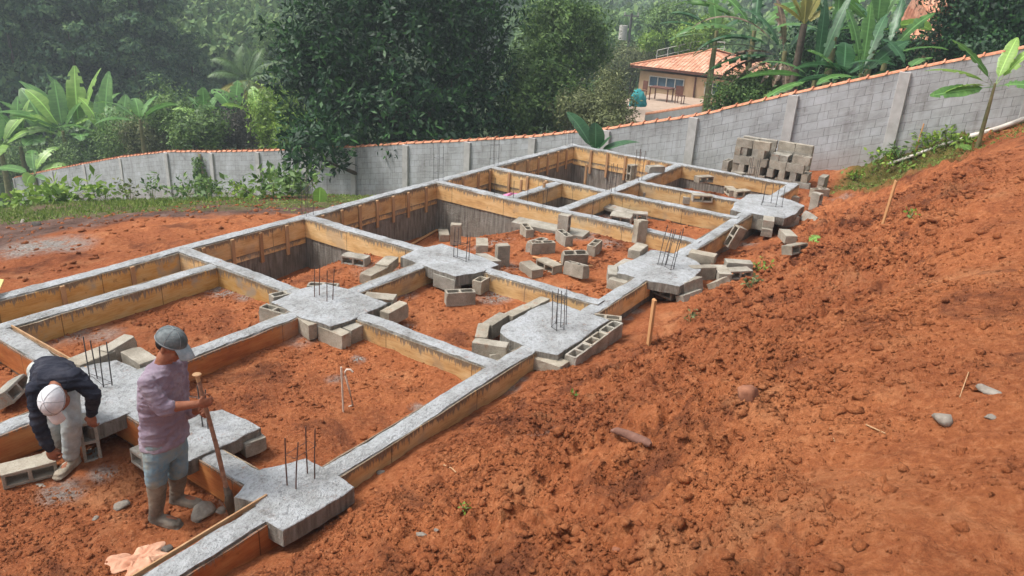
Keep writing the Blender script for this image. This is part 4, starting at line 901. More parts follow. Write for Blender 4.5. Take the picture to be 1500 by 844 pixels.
# ------------------------------------------------------------------ far ground, hills, trees, bananas, houses
def hillz(r, az):
    """height of the land beyond the wall; r = distance from the camera, az = angle to the right of the view axis"""
    base = -5.2-1.5*np.clip(-az/.6, -1, 1)
    val = base-3.8*np.clip((r-26)/25, 0, 1)
    k = np.clip((az+.02)/.30, 0, 1); k = k*k*(3-2*k)          # 0 left .. 1 right
    start = 95+130*np.exp(-((az-.17)/.14)**2)
    rise = np.clip(r-start, 0, None)
    return val+rise*.30*(1+.12*np.sin(az*9+r*.02))*(1-.15*k)
def az_r(x, y):
    q = np.stack([x, y], -1); fx = CW[:2]/np.linalg.norm(CW[:2]); rx = CR[:2]/np.linalg.norm(CR[:2])
    return np.arctan2(q@rx, q@fx), np.hypot(x, y)
def far_z(x, y):
    az, r = az_r(x, y); z = hillz(r, az); return z+.6*fbm(x, y, 14, 3)
rs = np.concatenate([np.arange(24, 60, 1.5), np.arange(60, 420, 6)]); azs = np.linspace(-1.25, 1.25, 150)
fx = CW[:2]/np.linalg.norm(CW[:2]); rx = CR[:2]/np.linalg.norm(CR[:2])
Rr, Az = np.meshgrid(rs, azs, indexing='ij'); X = Rr*(np.cos(Az)*fx[0]+np.sin(Az)*rx[0]); Y = Rr*(np.cos(Az)*fx[1]+np.sin(Az)*rx[1])
Z = far_z(X, Y); Z = np.where(X < WX+1.5, np.minimum(Z, base_z(np.clip(X, -14, 20), np.clip(Y, -14, 52))-1.5), Z)
na = len(azs); i, j = np.meshgrid(np.arange(len(rs)-1), np.arange(na-1), indexing='ij'); a = (i*na+j).ravel()
M['undergrowth'] = m_simple('undergrowth', (.012, .022, .010), (.05, .075, .025), .4, .95, .6, .1)
link('hillside', mesh_np('hillside', np.c_[X.ravel(), Y.ravel(), Z.ravel()], np.c_[a, a+1, a+na+1, a+na], smooth=True), M['undergrowth'], kind='structure', label='wooded hillside rising beyond the valley')
M['lf_big'] = m_leaf('glossy_dark_leaves', (.006, .026, .011), (.014, .054, .020), (.055, .15, .032), .15, .5, .8, .28)
M['lf_pine'] = m_leaf('blue_green_needles', (.03, .075, .045), (.08, .165, .078), (.20, .31, .12), .2, .6, .35, .15)
M['lf_mid'] = m_leaf('mid_green_leaves', (0.043, 0.097, 0.030), (0.097, 0.184, 0.047), (0.238, 0.367, 0.097), .25, .55, .7)
M['lf_olive'] = m_leaf('olive_leaves', (0.056, 0.069, 0.027), (0.125, 0.150, 0.056), (0.275, 0.300, 0.125), .25, .6, .8)
M['lf_lime'] = m_leaf('lime_leaves', (0.069, 0.138, 0.023), (0.161, 0.287, 0.040), (0.345, 0.483, 0.081), .35, .5, 1.)
M['lf_purple'] = m_leaf('dull_purple_leaves', (0.033, 0.033, 0.030), (0.075, 0.072, 0.060), (0.150, 0.150, 0.112), .2, .6, 1.)
M['lf_far'] = m_leaf('distant_leaves', (0.053, 0.108, 0.048), (0.108, 0.192, 0.072), (0.240, 0.336, 0.120), .2, .7, .12, .1)
def leaf_cloud(centres, normals, per, size, spread, rr, fold=.25, aspect=.45, droop=0., face=0.):
    """little folded leaves round each twig tip"""
    n = len(centres)*per
    c = np.repeat(centres, per, 0); nn = np.repeat(normals, per, 0)
    d = rr.normal(size=(n, 3))+nn*.9; d /= np.linalg.norm(d, axis=1)[:, None]
    p = c+d*spread*rr.uniform(.15, 1, (n, 1))
    ax = d+rr.normal(0, .5, (n, 3)); ax[:, 2] -= droop; ax /= np.linalg.norm(ax, axis=1)[:, None]
    up = rr.normal(0, .7, (n, 3))+np.array([0, 0, .8])+nn*.4
    if face:
        ta = np.cross(nn, rr.normal(size=(n, 3))); ta /= np.linalg.norm(ta, axis=1)[:, None]+1e-9; m_ = rr.uniform(size=(n, 1)) < face
        ax = np.where(m_, ta+rr.normal(0, .25, (n, 3)), ax); ax /= np.linalg.norm(ax, axis=1)[:, None]; up = np.where(m_, nn+np.array([0, 0, .35])+rr.normal(0, .28, (n, 3)), up)
    sd = np.cross(ax, up); sd /= np.linalg.norm(sd, axis=1)[:, None]+1e-9; no = np.cross(sd, ax)
    L = size*rr.uniform(.6, 1.3, (n, 1)); W = L*aspect*.5
    a = p; b = p+ax*L*.5+sd*W+no*L*fold*.3; e = p+ax*L; f = p+ax*L*.5-sd*W+no*L*fold*.3
    V = np.stack([a, b, e, f], 1).reshape(-1, 3); Fc = (np.arange(n)*4)[:, None]+np.array([0, 1, 2, 3])
    return V, Fc
def crown_pts(lobes, n, rr, shell=.5, bumps=.28):
    """twig tips through the outer part of a set of ellipsoid lobes; lobes = (cx,cy,cz,rx,ry,rz)"""
    lob = np.array(lobes, float); vol = (lob[:, 3]*lob[:, 4]*lob[:, 5])**(2/3); pk = rr.choice(len(lob), n, p=vol/vol.sum())
    d = rr.normal(size=(n, 3)); d /= np.linalg.norm(d, axis=1)[:, None]
    k = 1-(1-shell)*rr.uniform(0, 1, n)**1.6
    lump = bumps*np.sin(d[:, 0]*5+pk*2.1)*np.sin(d[:, 1]*6+pk)*np.sin(d[:, 2]*5+pk*.7)*2+rr.normal(0, .05, n)
    k = k*(1+lump)
    P = lob[pk, :3]+d*lob[pk, 3:]*k[:, None]; return P, d
def tree(name, label, cat, pos, lobes, n, per, leaf, spread, mt, trunk=None, seed=0, group=None, shell=.5, aspect=.45, droop=0., bumps=.28, mesh=None, face=.6):
    root = empty(name, pos, label=label, cat=cat, group=group); rr = np.random.default_rng(seed+99)
    if mesh is None:
        P, d = crown_pts(lobes, n, rr, shell, bumps); V, Fc = leaf_cloud(P, d, per, leaf, spread, rr, aspect=aspect, droop=droop, face=face)
        me = mesh_np('crown', V, Fc)
    else: me = mesh
    link('crown', me, M[mt] if mesh is None else None, root)
    if trunk:
        h, r = trunk; mb = MB(); pts = [(0, 0, -1.2)]; x = y = 0
        for i in range(6): x += rr.normal(0, .06)*h*.15; y += rr.normal(0, .06)*h*.15; pts.append((x, y, h*(i+1)/6))
        mb.tube(pts, [r*(1.15-.14*i) for i in range(7)], 9)
        for i in range(6):
            l = lobes[i % len(lobes)]; s = Vector(pts[2+i % 4]); e = Vector(l[:3])+Vector(rr.normal(0, .3, 3)); m_ = s.lerp(e, .5)+Vector((0, 0, -.15*h*.2))
            mb.tube([s, m_, e], [r*.5, r*.33, r*.1], 6)
        mb.build('trunk', M['bark'], root)
    return root
def ground_far(p): return float(far_z(np.array([p[0]]), np.array([p[1]]))[0]) if p[0] > WX+1 else gz(p[0], p[1])
def lobe_px(px, py, depth, rpx, rpy, root, dz=1.):
    """an ellipsoid lobe covering rpx by rpy photo pixels at a distance"""
    c = pd(px, py, depth)-root; s = depth/F; return (c.x, c.y, c.z, rpx*s, rpx*s*dz, rpy*s)
def tree_px(name, label, cat, base_px, depth, lobes, n, per, leaf, spread, mt, trunk_r=.2, **k):
    b = pd(base_px[0], base_px[1], depth); g = Vector((b.x, b.y, ground_far(b))); L = [lobe_px(*l, g) for l in lobes]
    h = max(1., sum(l[2] for l in L)/len(L)); return tree(name, label, cat, g, L, n, per, leaf, spread, mt, (h, trunk_r), **k)
# the big dark tree in the middle
tree_px('broadleaf_tree', 'huge dense dark glossy tree in the centre, its branches hanging over the boundary wall', 'tree', (600, 200), 29.5,
    [(590, 60, 30, 130, 110), (490, 60, 29, 80, 75), (692, 70, 30, 60, 80), (470, 150, 28.2, 62, 60), (460, 212, 26.2, 46, 42), (580, 160, 29, 100, 60), (680, 160, 30, 66, 55), (600, -40, 30, 150, 80), (440, 100, 28.5, 38, 60), (500, 195, 28.3, 60, 30), (640, 195, 29.5, 90, 28)],
    2600, 15, .28, .34, 'lf_big', .32, seed=1, shell=.5, aspect=.38, face=.4)
tree_px('broadleaf_tree', 'tall mid green bushy tree right of the huge dark tree', 'tree', (790, 180), 33, [(815, 48, 33, 45, 62), (785, 120, 32, 45, 55), (858, 62, 34, 34, 50), (818, 150, 32, 46, 38), (755, 165, 31, 38, 35)], 2300, 11, .20, .36, 'lf_mid', .2, seed=2, shell=.45)
tree_px('feathery_tree', 'slender feathery tree behind the mid green tree, its top out of view', 'tree', (820, 160), 38, [(810, -10, 38, 40, 50), (835, 30, 38, 40, 50), (870, 70, 39, 32, 35)], 900, 12, .18, .6, 'lf_pine', .15, seed=3, shell=.2, aspect=.2)
tree_px('olive_shrub', 'large pale olive shrub behind the wall, left of the house', 'shrub', (880, 200), 29, [(868, 168, 29, 42, 34), (893, 158, 30, 32, 38), (845, 162, 29, 28, 28), (892, 187, 28, 34, 18), (890, 128, 31, 16, 24)], 1300, 10, .13, .35, 'lf_olive', .06, seed=4, shell=.4)
tree_px('olive_tree', 'rounded olive tree close to the left end of the tiled roof', 'tree', (925, 120), 62, [(925, 90, 62, 42, 26), (900, 102, 62, 30, 28), (948, 80, 62, 25, 14)], 900, 10, .2, .45, 'lf_olive', .14, seed=5, shell=.4)
tree_px('round_tree', 'dark round tree above the house roof, left of the bananas', 'tree', (985, 90), 62, [(985, 38, 62, 32, 26), (1005, 55, 62, 25, 20)], 900, 10, .3, .6, 'lf_mid', .2, seed=6, shell=.4)
tree_px('lime_tree', 'bright green tree top right above the house roof railing', 'tree', (1025, 90), 56, [(1020, 58, 56, 32, 20), (1045, 45, 56, 22, 20), (955, 62, 58, 14, 10)], 700, 10, .25, .5, 'lf_lime', .15, seed=7, shell=.4)
tree_px('broadleaf_tree', 'dense dark tree at the upper right corner beyond the wall', 'tree', (1440, 100), 26, [(1440, 30, 26, 62, 45), (1500, 20, 25, 50, 55), (1400, 60, 27, 35, 35), (1460, 75, 25, 60, 25), (1440, -30, 26, 80, 40)], 2200, 11, .18, .35, 'lf_big', .2, seed=8, shell=.45)
tree_px('round_shrub', 'dense green shrub behind the wall below the drooping banana leaves', 'shrub', (1100, 140), 27, [(1095, 135, 27, 42, 26), (1130, 125, 27, 30, 20), (1065, 150, 27, 20, 16)], 900, 10, .13, .3, 'lf_mid', .05, seed=9, shell=.4)
for i, (px, py, dpt, rx_, ry_, mt, lab) in enumerate([
    (190, 195, 42, 45, 38, 'lf_mid', 'leafy shrub right of the large left banana clump, above the descending wall'),
    (250, 165, 41, 32, 34, 'lf_mid', 'dark green upright shrub above the corner of the wall'),
    (215, 200, 41, 28, 26, 'lf_olive', 'yellowish shrub low behind the wall left of its corner'),
    (350, 185, 38, 46, 32, 'lf_purple', 'dull purplish shrub behind the wall right of the small palm'),
    (405, 170, 35, 30, 50, 'lf_lime', 'bright green shrub against the left side of the huge dark tree'),
    (290, 190, 36, 35, 30, 'lf_mid', 'green shrub behind the wall around the small palm'),
    (40, 235, 52, 45, 40, 'lf_mid', 'shrub at the far left behind the low end of the wall'),
    (120, 225, 47, 50, 28, 'lf_mid', 'shrub under the large left banana clump'),
    (5, 262, 52, 30, 35, 'lf_olive', 'shrub at the left edge where the wall ends'),
    (400, 60, 60, 22, 40, 'lf_mid', 'slim tree crown seen against the misty hill left of the huge tree'),
    (440, 200, 33, 30, 35, 'lf_lime', 'light green shrub under the left edge of the huge dark tree')]):
    tree_px('shrub', lab, 'shrub', (px, py+30), dpt, [(px, py, dpt, rx_, ry_), (px-rx_*.5, py+ry_*.3, dpt, rx_*.6, ry_*.6), (px+rx_*.5, py+ry_*.25, dpt, rx_*.6, ry_*.65)], 700, 9, .17, .4, mt, .05, seed=20+i, shell=.35)
# tall dark wood at the left: separate trees sharing three crowns
WM = []
for s_ in range(3):
    rr = np.random.default_rng(300+s_); lobes = []
    for k in range(30):
        t = (k+.5)/30; rad = 3.1*(1-t)**.6+.3; q = k*2.4+rr.normal(0, .4); ro = rad*rr.uniform(.65, 1.05); sz = (.75+.95*(1-t))*rr.uniform(.75, 1.25); lobes.append((ro*math.cos(q), ro*math.sin(q), -7.5+15*t+rr.normal(0, .3), sz*1.1, sz*1.1, sz*.62))
    P, d = crown_pts(lobes, 3400, rr, .8, .10); keep = d[:, 2] > -.15; P, d = P[keep], d[keep]; V, Fc = leaf_cloud(P, d*np.array([1, 1, 1.6]), 8, .36, .26, rr, aspect=.5, droop=.0, face=.9); me = mesh_np('crown', V, Fc); me.materials.append(M['lf_pine']); WM.append(me)
wn = ['at the far left edge', 'second from the left edge', 'third from the left', 'fourth from the left', 'fifth from the left', 'sixth from the left', 'seventh from the left', 'nearest the misty hill', 'standing lower at the right end', 'shorter, in front at the left', 'shorter, in front in the middle', 'shorter, in front at the right']
for i, (px, py, dpt, sc) in enumerate([(a_, b_, c_*1.42, d_*1.42) for a_, b_, c_, d_ in [(-15, 20, 44, 1.1), (35, 5, 47, 1.1), (75, 30, 45, 1.05), (115, 10, 48, 1.15), (150, 35, 46, 1.05), (178, 22, 47, 1.0), (212, 62, 45, .85), (246, 108, 47, .58), (285, 128, 48, .42), (20, 95, 42, .8), (110, 105, 43, .75), (200, 110, 44, .7)]]):
    c = pd(px, py, dpt); g = Vector((c.x, c.y, ground_far(c))); root = empty('forest_tree', g, label='tall dark forest tree on the left, '+wn[i], cat='tree', group='tall dark trees of the wood on the left')
    o = D.objects.new('crown', WM[i % 3]); COL.objects.link(o); o.parent = root; o.location = c-g; o.scale = (sc, sc, sc); o.rotation_euler = (0, 0, i*1.7)
    mb = MB(); mb.tube([(0, 0, -1), (.1, 0, (c-g).z*.5), (0, .1, (c-g).z+3*sc)], [.22, .18, .08], 8); mb.build('trunk', M['bark'], root)
# distant canopy: one mass
rr = np.random.default_rng(500); tp = []
for k in range(3):
    lob = [(0, 0, 0, 2.6, 2.6, 1.8), (1.2, .4, .9, 1.6, 1.5, 1.3), (-1, -.8, .7, 1.6, 1.6, 1.2), (.2, 1.0, 1.0, 1.3, 1.4, 1.1)]
    P, d = crown_pts(lob, 240, rr, .75, .2); P[:, 2] = np.maximum(P[:, 2], -1.2); V, Fc = leaf_cloud(P, d, 4, .50, .36, rr, aspect=.6, face=.9); tp.append((V, Fc))
VV = []; FF = []; off = 0; cnt = 0
while cnt < 1100:
    az = rr.uniform(-.66, .30) if rr.uniform() < .93 else rr.uniform(.3, .62); r = 86+260*rr.uniform()**1.25
    x = r*(math.cos(az)*fx[0]+math.sin(az)*rx[0]); y = r*(math.cos(az)*fx[1]+math.sin(az)*rx[1])
    z = float(far_z(np.array([x]), np.array([y]))[0]); px, py, dd_ = px_of((x, y, z+3))
    if py < -60 or py > 230 or px < -40 or px > 1540 or (px > 430 and px < 770) or (px < 200): continue
    V, Fc = tp[rr.integers(3)]; s = rr.uniform(.8, 1.5)*(1+r/500); q = rr.uniform(0, 6.28); c_, s_ = math.cos(q), math.sin(q)
    W = V*np.array([s, s, s*rr.uniform(.8, 1.5)]); W = np.c_[W[:, 0]*c_-W[:, 1]*s_, W[:, 0]*s_+W[:, 1]*c_, W[:, 2]]+np.array([x, y, z+2.0*s])
    VV.append(W); FF.append(Fc+off); off += len(V); cnt += 1
link('distant_forest', mesh_np('distant_forest', np.concatenate(VV), np.concatenate(FF)), M['lf_far'], kind='stuff', label='misty wooded slope of countless tree crowns beyond the valley')
# ------------------------------------------------------------------ banana plants
def m_banana(name, dark, mid, light, trans=.35):
    m = mat(name, rough=.38, spec=.5); t = NT(m); uv = t.co('UV'); sp = t.n('ShaderNodeSeparateXYZ'); t.l(uv, sp.inputs[0])
    v = t.math('ABSOLUTE', sp.outputs[0]); rib = t.ramp(v, [(0., 1.), (.06, .6), (.10, 0.)])
    st = t.noise(t.map(uv, (.6, 26, 1)), 1., 3, .6); n = t.noise(t.n('ShaderNodeNewGeometry').outputs['Position'], 1.4, 3)
    c = t.ramp(t.math('ADD', t.math('MULTIPLY', st, .45), t.math('MULTIPLY', n, .55)), [(.3, dark), (.5, mid), (.7, light)])
    c = t.mix(rib, c, tuple(min(1, x*1.9+.05) for x in mid)); t.base(c); t.nrm(t.bump(st, .5, .01))
    tr = t.n('ShaderNodeBsdfTranslucent'); t.l(c, tr.inputs[0]); mx = t.n('ShaderNodeMixShader'); mx.inputs[0].default_value = trans
    t.l(t.b.outputs[0], mx.inputs[1]); t.l(tr.outputs[0], mx.inputs[2]); t.l(mx.outputs[0], t.t.nodes['Material Output'].inputs[0]); return m
M['ban'] = m_banana('banana_leaf', (.06, .15, .04), (.11, .25, .06), (.21, .39, .11)); M['banl'] = m_banana('banana_leaf_light', (.15, .29, .05), (.24, .42, .08), (.38, .56, .16))
M['band'] = m_banana('banana_leaf_deep', (.02, .075, .03), (.045, .135, .05), (.10, .22, .09)); M['dry'] = m_banana('dry_banana_leaf', (.07, .045, .03), (.16, .11, .07), (.32, .24, .16), .15)
M['banstem'] = m_simple('banana_stem', (.10, .12, .04), (.28, .24, .12), 5, .6)
def banana_leaf(parent, base, az, el, L, W, arch=1.0, mt='ban', roll=0., stalk=.25, tear=0., seed=0):
    """a long blade on an arching midrib; el = starting elevation, arch = how far it bends over"""
    rr = np.random.default_rng(seed); n = 22; p = Vector(base); pts = [p.copy()]; e = el; h = Vector((math.cos(az), math.sin(az), 0))
    for i in range(n):
        d = h*math.cos(e)+K*math.sin(e); p = p+d*L/n; pts.append(p.copy()); e -= arch/n*(.5+1.0*i/n)
    V = []; uv = []; Fc = []; rows = []
    for i in range(n+1):
        t = i/n
        if t < stalk: w = .035*W
        else:
            u = (t-stalk)/(1-stalk); w = W*.62*min(1, math.sin(min(1, u*1.03)*PI)**.42) if u < .985 else W*.10
            w *= 1 if u > .10 else (.30+u*7)
        tg = (pts[min(i+1, n)]-pts[max(i-1, 0)]).normalized(); sd_ = tg.cross(K).normalized() if abs(tg.z) < .98 else h.cross(K).normalized(); up = sd_.cross(tg)
        sd_ = (Matrix.Rotation(roll, 3, tg)@sd_); up = sd_.cross(tg)
        jag = rr.uniform(1-tear, 1, 2) if tear else (1, 1)
        dip = -.28*w*(1+tear)
        rows.append([pts[i]-sd_*w*jag[0]+up*(-dip*-1)*0-K*0+up*(.18*w-(.5*w*tear)), pts[i]-sd_*w*.5+up*.14*w, pts[i], pts[i]+sd_*w*.5+up*.14*w, pts[i]+sd_*w*jag[1]+up*(.18*w-.5*w*tear)])
    for i, r in enumerate(rows):
        V += r
    me = D.meshes.new('leaf'); Fs = [(i*5+j, i*5+j+1, (i+1)*5+j+1, (i+1)*5+j) for i in range(n) for j in range(4) if not (tear and (j in (0, 3)) and rr.uniform() < tear*.55)]
    me.from_pydata(V, [], Fs); ul = me.uv_layers.new(name='UVMap')
    for lp in me.loops:
        i, j = divmod(lp.vertex_index, 5); ul.data[lp.index].uv = ((j-2)/2, i/n)
    me.polygons.foreach_set('use_smooth', [True]*len(me.polygons)); return link('leaf', me, M[mt], parent)
def banana(px, py, depth, label, leaves, stem_h=1.6, L=2.0, W=.55, r=.10, seed=0, mt=('ban', 'banl'), base=None, group='banana plants beyond the wall', tear=.15, hang=0):
    """px,py = photo pixel of the point where the leaves spread out"""
    c = pd(px, py, depth) if base is None else base+K*stem_h; rr = np.random.default_rng(900+seed)
    g = Vector((c.x, c.y, c.z-stem_h)); root = empty('banana_plant', g, label=label, cat='banana plant', group=group)
    MB().tube([(0, 0, -.6), (0, 0, 0), (.02, 0, stem_h*.5), (0, 0, stem_h)], [r*1.2, r*1.1, r*.9, r*.55], 10).build('stem', M['banstem'], root)
    ra = math.atan2(CR[1], CR[0])
    for i, (a, el, l, ar) in enumerate(leaves):   # a: degrees, 0 = to the right in the photo, 90 = away
        banana_leaf(root, (0, 0, stem_h*.93), ra+math.radians(a), math.radians(el), L*l, W*rr.uniform(.85, 1.1), ar, mt[rr.integers(len(mt))], rr.normal(0, .35), .18, tear*rr.uniform(.3, 1.6), seed*17+i)
    return root
def rnd_leaves(seed, n, lo=25, hi=80, l=(.75, 1.1), ar=(.5, 1.5)):
    rr = np.random.default_rng(seed); return [(i*137.5+rr.normal(0, 15), rr.uniform(lo, hi), rr.uniform(*l), rr.uniform(*ar)) for i in range(n)]
B = banana
B(118, 205, 48, 'large banana plant of the left clump, two broad upright leaves', [(100, 85, 1.1, .3), (20, 78, 1.15, .4), (170, 60, 1.2, .7), (200, 45, 1.1, .9), (150, 70, 1.1, .5), (-20, 35, .9, 1), (60, 60, 1, .8), (185, 25, 1.0, .8), (-60, 40, .8, 1.2)], 3.28, 4.32, 1.07, 0.20, 1, ('ban', 'banl'))
B(155, 200, 47, 'banana plant right of the largest one in the left clump', [(60, 84, 1.15, .25), (110, 75, .9, .5), (10, 50, .8, 1), (200, 40, .8, 1.1), (-50, 40, .8, 1.2), (150, 65, .9, .8)], 3.05, 3.60, 1.02, 0.18, 2, ('banl', 'ban'))
B(75, 205, 49, 'banana plant left of the largest one in the left clump', [(170, 50, 1.1, .6), (150, 65, 1.1, .6), (100, 80, .8, .4), (190, 25, 1, .8), (-10, 50, .8, 1.2), (-90, 30, .8, 1)], 3.02, 3.71, 0.94, 0.18, 3, ('ban',))
B(30, 215, 48, 'banana plant with two pale upright leaves near the left edge', [(90, 85, 1., .3), (50, 80, 1, .4), (180, 55, 1.0, .9), (150, 65, .9, .8), (-30, 40, .9, 1.1), (220, 30, .8, 1.2)], 2.78, 3.28, 0.95, 0.18, 4, ('ban', 'banl'))
B(0, 215, 47, 'banana plant cut by the left edge of the picture', [(60, 60, 1, .8), (160, 60, 1, .8), (10, 45, 1, 1), (-60, 30, .9, 1.2), (110, 80, .9, .3)], 2.79, 3.29, 0.89, 0.18, 5, ('ban', 'banl'))
B(92, 192, 47, 'banana plant rising behind the largest one in the left clump', [(120, 82, 1.1, .3), (160, 60, 1.2, .7), (60, 65, 1., .8), (185, 40, 1.1, 1.), (20, 45, 1, 1.1)], 3., 3.0, .95, .16, 31, ('banl', 'ban'))
B(182, 196, 46, 'banana plant at the right end of the left clump', [(80, 82, 1., .3), (30, 55, 1, .9), (140, 60, 1, .8), (5, 30, 1, 1.2), (170, 45, .9, 1)], 2.6, 2.5, .8, .15, 32, ('ban', 'banl'))
B(235, 185, 44, 'pale banana plant above the corner of the wall', [(100, 75, .9, .4), (40, 50, 1, 1), (165, 45, 1.1, 1.1), (0, 30, .9, 1.1)], 2.6, 2.2, .7, .13, 33, ('banl',))
B(50, 255, 45, 'low banana plant close behind the descending wall', rnd_leaves(6, 7, 15, 70), 1.80, 2.31, 0.71, 0.13, 6, ('ban', 'banl'))
B(205, 175, 39, 'banana plant with long drooping leaves between shrubs, right of the left clump', [(10, 50, 1.1, 1.2), (170, 45, 1.2, 1.2), (60, 65, .8, .8), (200, 20, 1, 1), (120, 60, .8, 1)], 2.6, 2.2, .6, .13, 7, ('ban',))
B(300, 175, 38, 'banana plant with one bright upright leaf beside the palm', [(100, 85, .9, .2), (170, 40, 1., 1.1), (20, 40, .9, 1.2), (60, 65, .9, .7), (140, 60, .9, .9), (-70, 30, .8, 1.2)], 2.2, 1.9, .65, .12, 8, ('ban', 'banl'))
B(345, 165, 38, 'banana plant below the palm, broad light leaves', [(150, 55, 1, .9), (30, 55, 1, .9), (90, 75, .9, .4), (190, 30, .9, 1.1), (0, 35, .8, 1.2)], 2.4, 2.0, .7, .12, 9, ('banl', 'ban'))
B(378, 170, 37, 'banana plant between the palm and the huge dark tree', [(120, 70, .9, .5), (40, 50, 1, 1), (180, 40, 1, 1), (0, 40, .8, 1)], 2.4, 1.9, .6, .12, 10, ('banl',))
# right side
B(1195, 110, 23.5, 'banana plant with one long upright leaf right of the drooping clump', [(35, 72, 1.35, .2), (90, 85, 1.2, .2), (172, 12, 1.15, .7), (5, -5, .8, .5), (150, 30, 1, 1.0), (190, -10, .9, .6), (20, 40, .9, .9)], 2.0, 2.0, .40, .12, 11, ('band', 'ban'), tear=.35)
B(1262, 108, 22.5, 'banana plant in the middle of the right clump, broad pale leaves', [(110, 70, 1.1, .5), (55, 55, 1.3, .5), (165, 25, 1.0, 1.0), (10, 15, 1.2, .6), (80, 80, 1.1, .3), (30, 40, 1.1, .5), (200, 10, .8, .8)], 1.8, 2.0, .42, .12, 12, ('band', 'ban'), tear=.35)
B(1300, 75, 24, 'banana plant at the right end of the right clump, leaves reaching over the wall', [(60, 65, 1.1, .5), (120, 60, 1.1, .7), (10, 20, 1.1, .6), (170, 20, 1.0, .8), (30, 45, 1.2, .5)], 2.2, 2.0, .4, .12, 13, ('band', 'ban'), tear=.4)
B(1225, 45, 26, 'tall banana plant behind the right clump, its leaves cut by the top edge', [(150, 60, 1.1, .8), (30, 60, 1.1, .6), (90, 80, 1., .3), (180, 25, 1, .9), (0, 25, 1, .9)], 3.2, 2.2, .42, .14, 14, ('ban', 'band'), tear=.4)
o = B(1150, 75, 26, 'banana plant with brown withered leaves hanging over the house roof', [(168, 52, 1.7, 1.9), (175, 35, 1.5, 1.7), (185, 5, 1.3, .9), (160, 20, 1.4, 1.1), (140, 60, 1.1, 1.0), (40, 50, 1.0, 1.0), (100, 70, 1, .6)], 3.2, 2.3, .5, .14, 15, ('band', 'dry', 'band'), tear=.6)
for i, (a, el, l, ar) in enumerate([(178, 15, 2.4, 1.1), (165, -5, 2.2, .8), (190, -15, 2.0, .5), (200, -40, 1.2, .4), (-40, -50, 1.2, .3), (230, -55, 1.1, .3), (-80, -60, 1.3, .2)]):
    banana_leaf(o, (0, 0, 3.0), math.atan2(CR[1], CR[0])+math.radians(a), math.radians(el), l, .38, ar, 'dry', .4, .2, .8, 700+i)
tree_px('dark_shrub', 'dark bushy growth behind the right banana clump', 'shrub', (1250, 130), 30, [(1210, 70, 30, 50, 45), (1270, 80, 30, 50, 35), (1320, 80, 29, 30, 25), (1160, 110, 29, 35, 20)], 1500, 10, .17, .35, 'lf_big', .08, seed=61, shell=.4)
B(1235, 112, 22.5, 'short banana plant between the two larger ones of the right clump', [(75, 60, .9, .6), (130, 45, 1, .8), (30, 35, 1, .8), (175, 5, .9, .6), (-10, 5, .8, .6)], 1.0, 1.5, .55, .09, 21, ('ban', 'band'), tear=.35)
B(1330, 100, 22, 'small banana plant at the far right of the right clump with low leaves', [(110, 50, 1, .8), (170, 20, 1.1, .8), (40, 30, .9, .8), (190, -5, .8, .5)], 1.0, 1.5, .5, .09, 22, ('band', 'ban'), tear=.35)
B(1285, 40, 25.5, 'tall bright banana plant high in the right clump near the second roof', [(150, 50, 1.1, .8), (90, 80, 1.0, .3), (45, 60, 1.1, .7), (10, 25, 1, .9), (190, 15, .9, .9)], 2.8, 2.1, .6, .12, 23, ('banl', 'ban'), tear=.3)
B(1105, 45, 29, 'banana plant with a long arching leaf at the left of the right clump', [(170, 45, 1.6, 1.5), (150, 60, 1.2, 1.2), (20, 50, 1.2, 1.2), (185, 20, 1.3, 1.0), (80, 75, 1, .6), (-20, 30, 1, 1)], 3.0, 2.4, .6, .14, 16, ('band', 'ban'), tear=.6)
B(1050, 45, 32, 'banana plant at the far left of the right clump, one flat pale leaf', [(178, 25, 1.3, .8), (165, 45, 1.2, 1.2), (30, 40, 1.2, 1.2), (100, 70, 1, .6), (190, 5, 1.1, .6)], 3.0, 2.0, .6, .14, 17, ('ban', 'band'), tear=.5)
# inside the wall
B(1458, 122, 15.2, 'banana plant on this side of the wall at the right, one broad leaf bending left', [(168, 50, 1.0, .45), (172, 24, 1.1, .7), (25, 48, 1.2, .6), (183, -8, 1.0, .1), (15, 8, 1.0, .4), (45, 62, .9, .4), (178, 5, .9, .9), (-30, 20, .7, 1)], 1.0, 1.3, .27, .04, 18, ('banl', 'ban'), group='banana plants inside the wall', tear=.3)
B(872, 222, 19.6, 'young banana plant behind the far corner of the foundation, three broad leaves', [(150, 55, 1.05, .35), (95, 75, .65, .3), (14, 25, 1.0, .5), (60, 40, .6, .8), (176, 10, .5, .4)], 1.0, 1.25, .52, .06, 19, ('band',), group='banana plants inside the wall', tear=.05)
B(468, 303, 16.5, 'single bright young leaf sprouting behind the back beam', [(70, 85, 1.0, .1), (190, 10, .6, .4)], .35, .45, .26, .03, 20, ('banl',), group='young plants behind the back beam', tear=0)
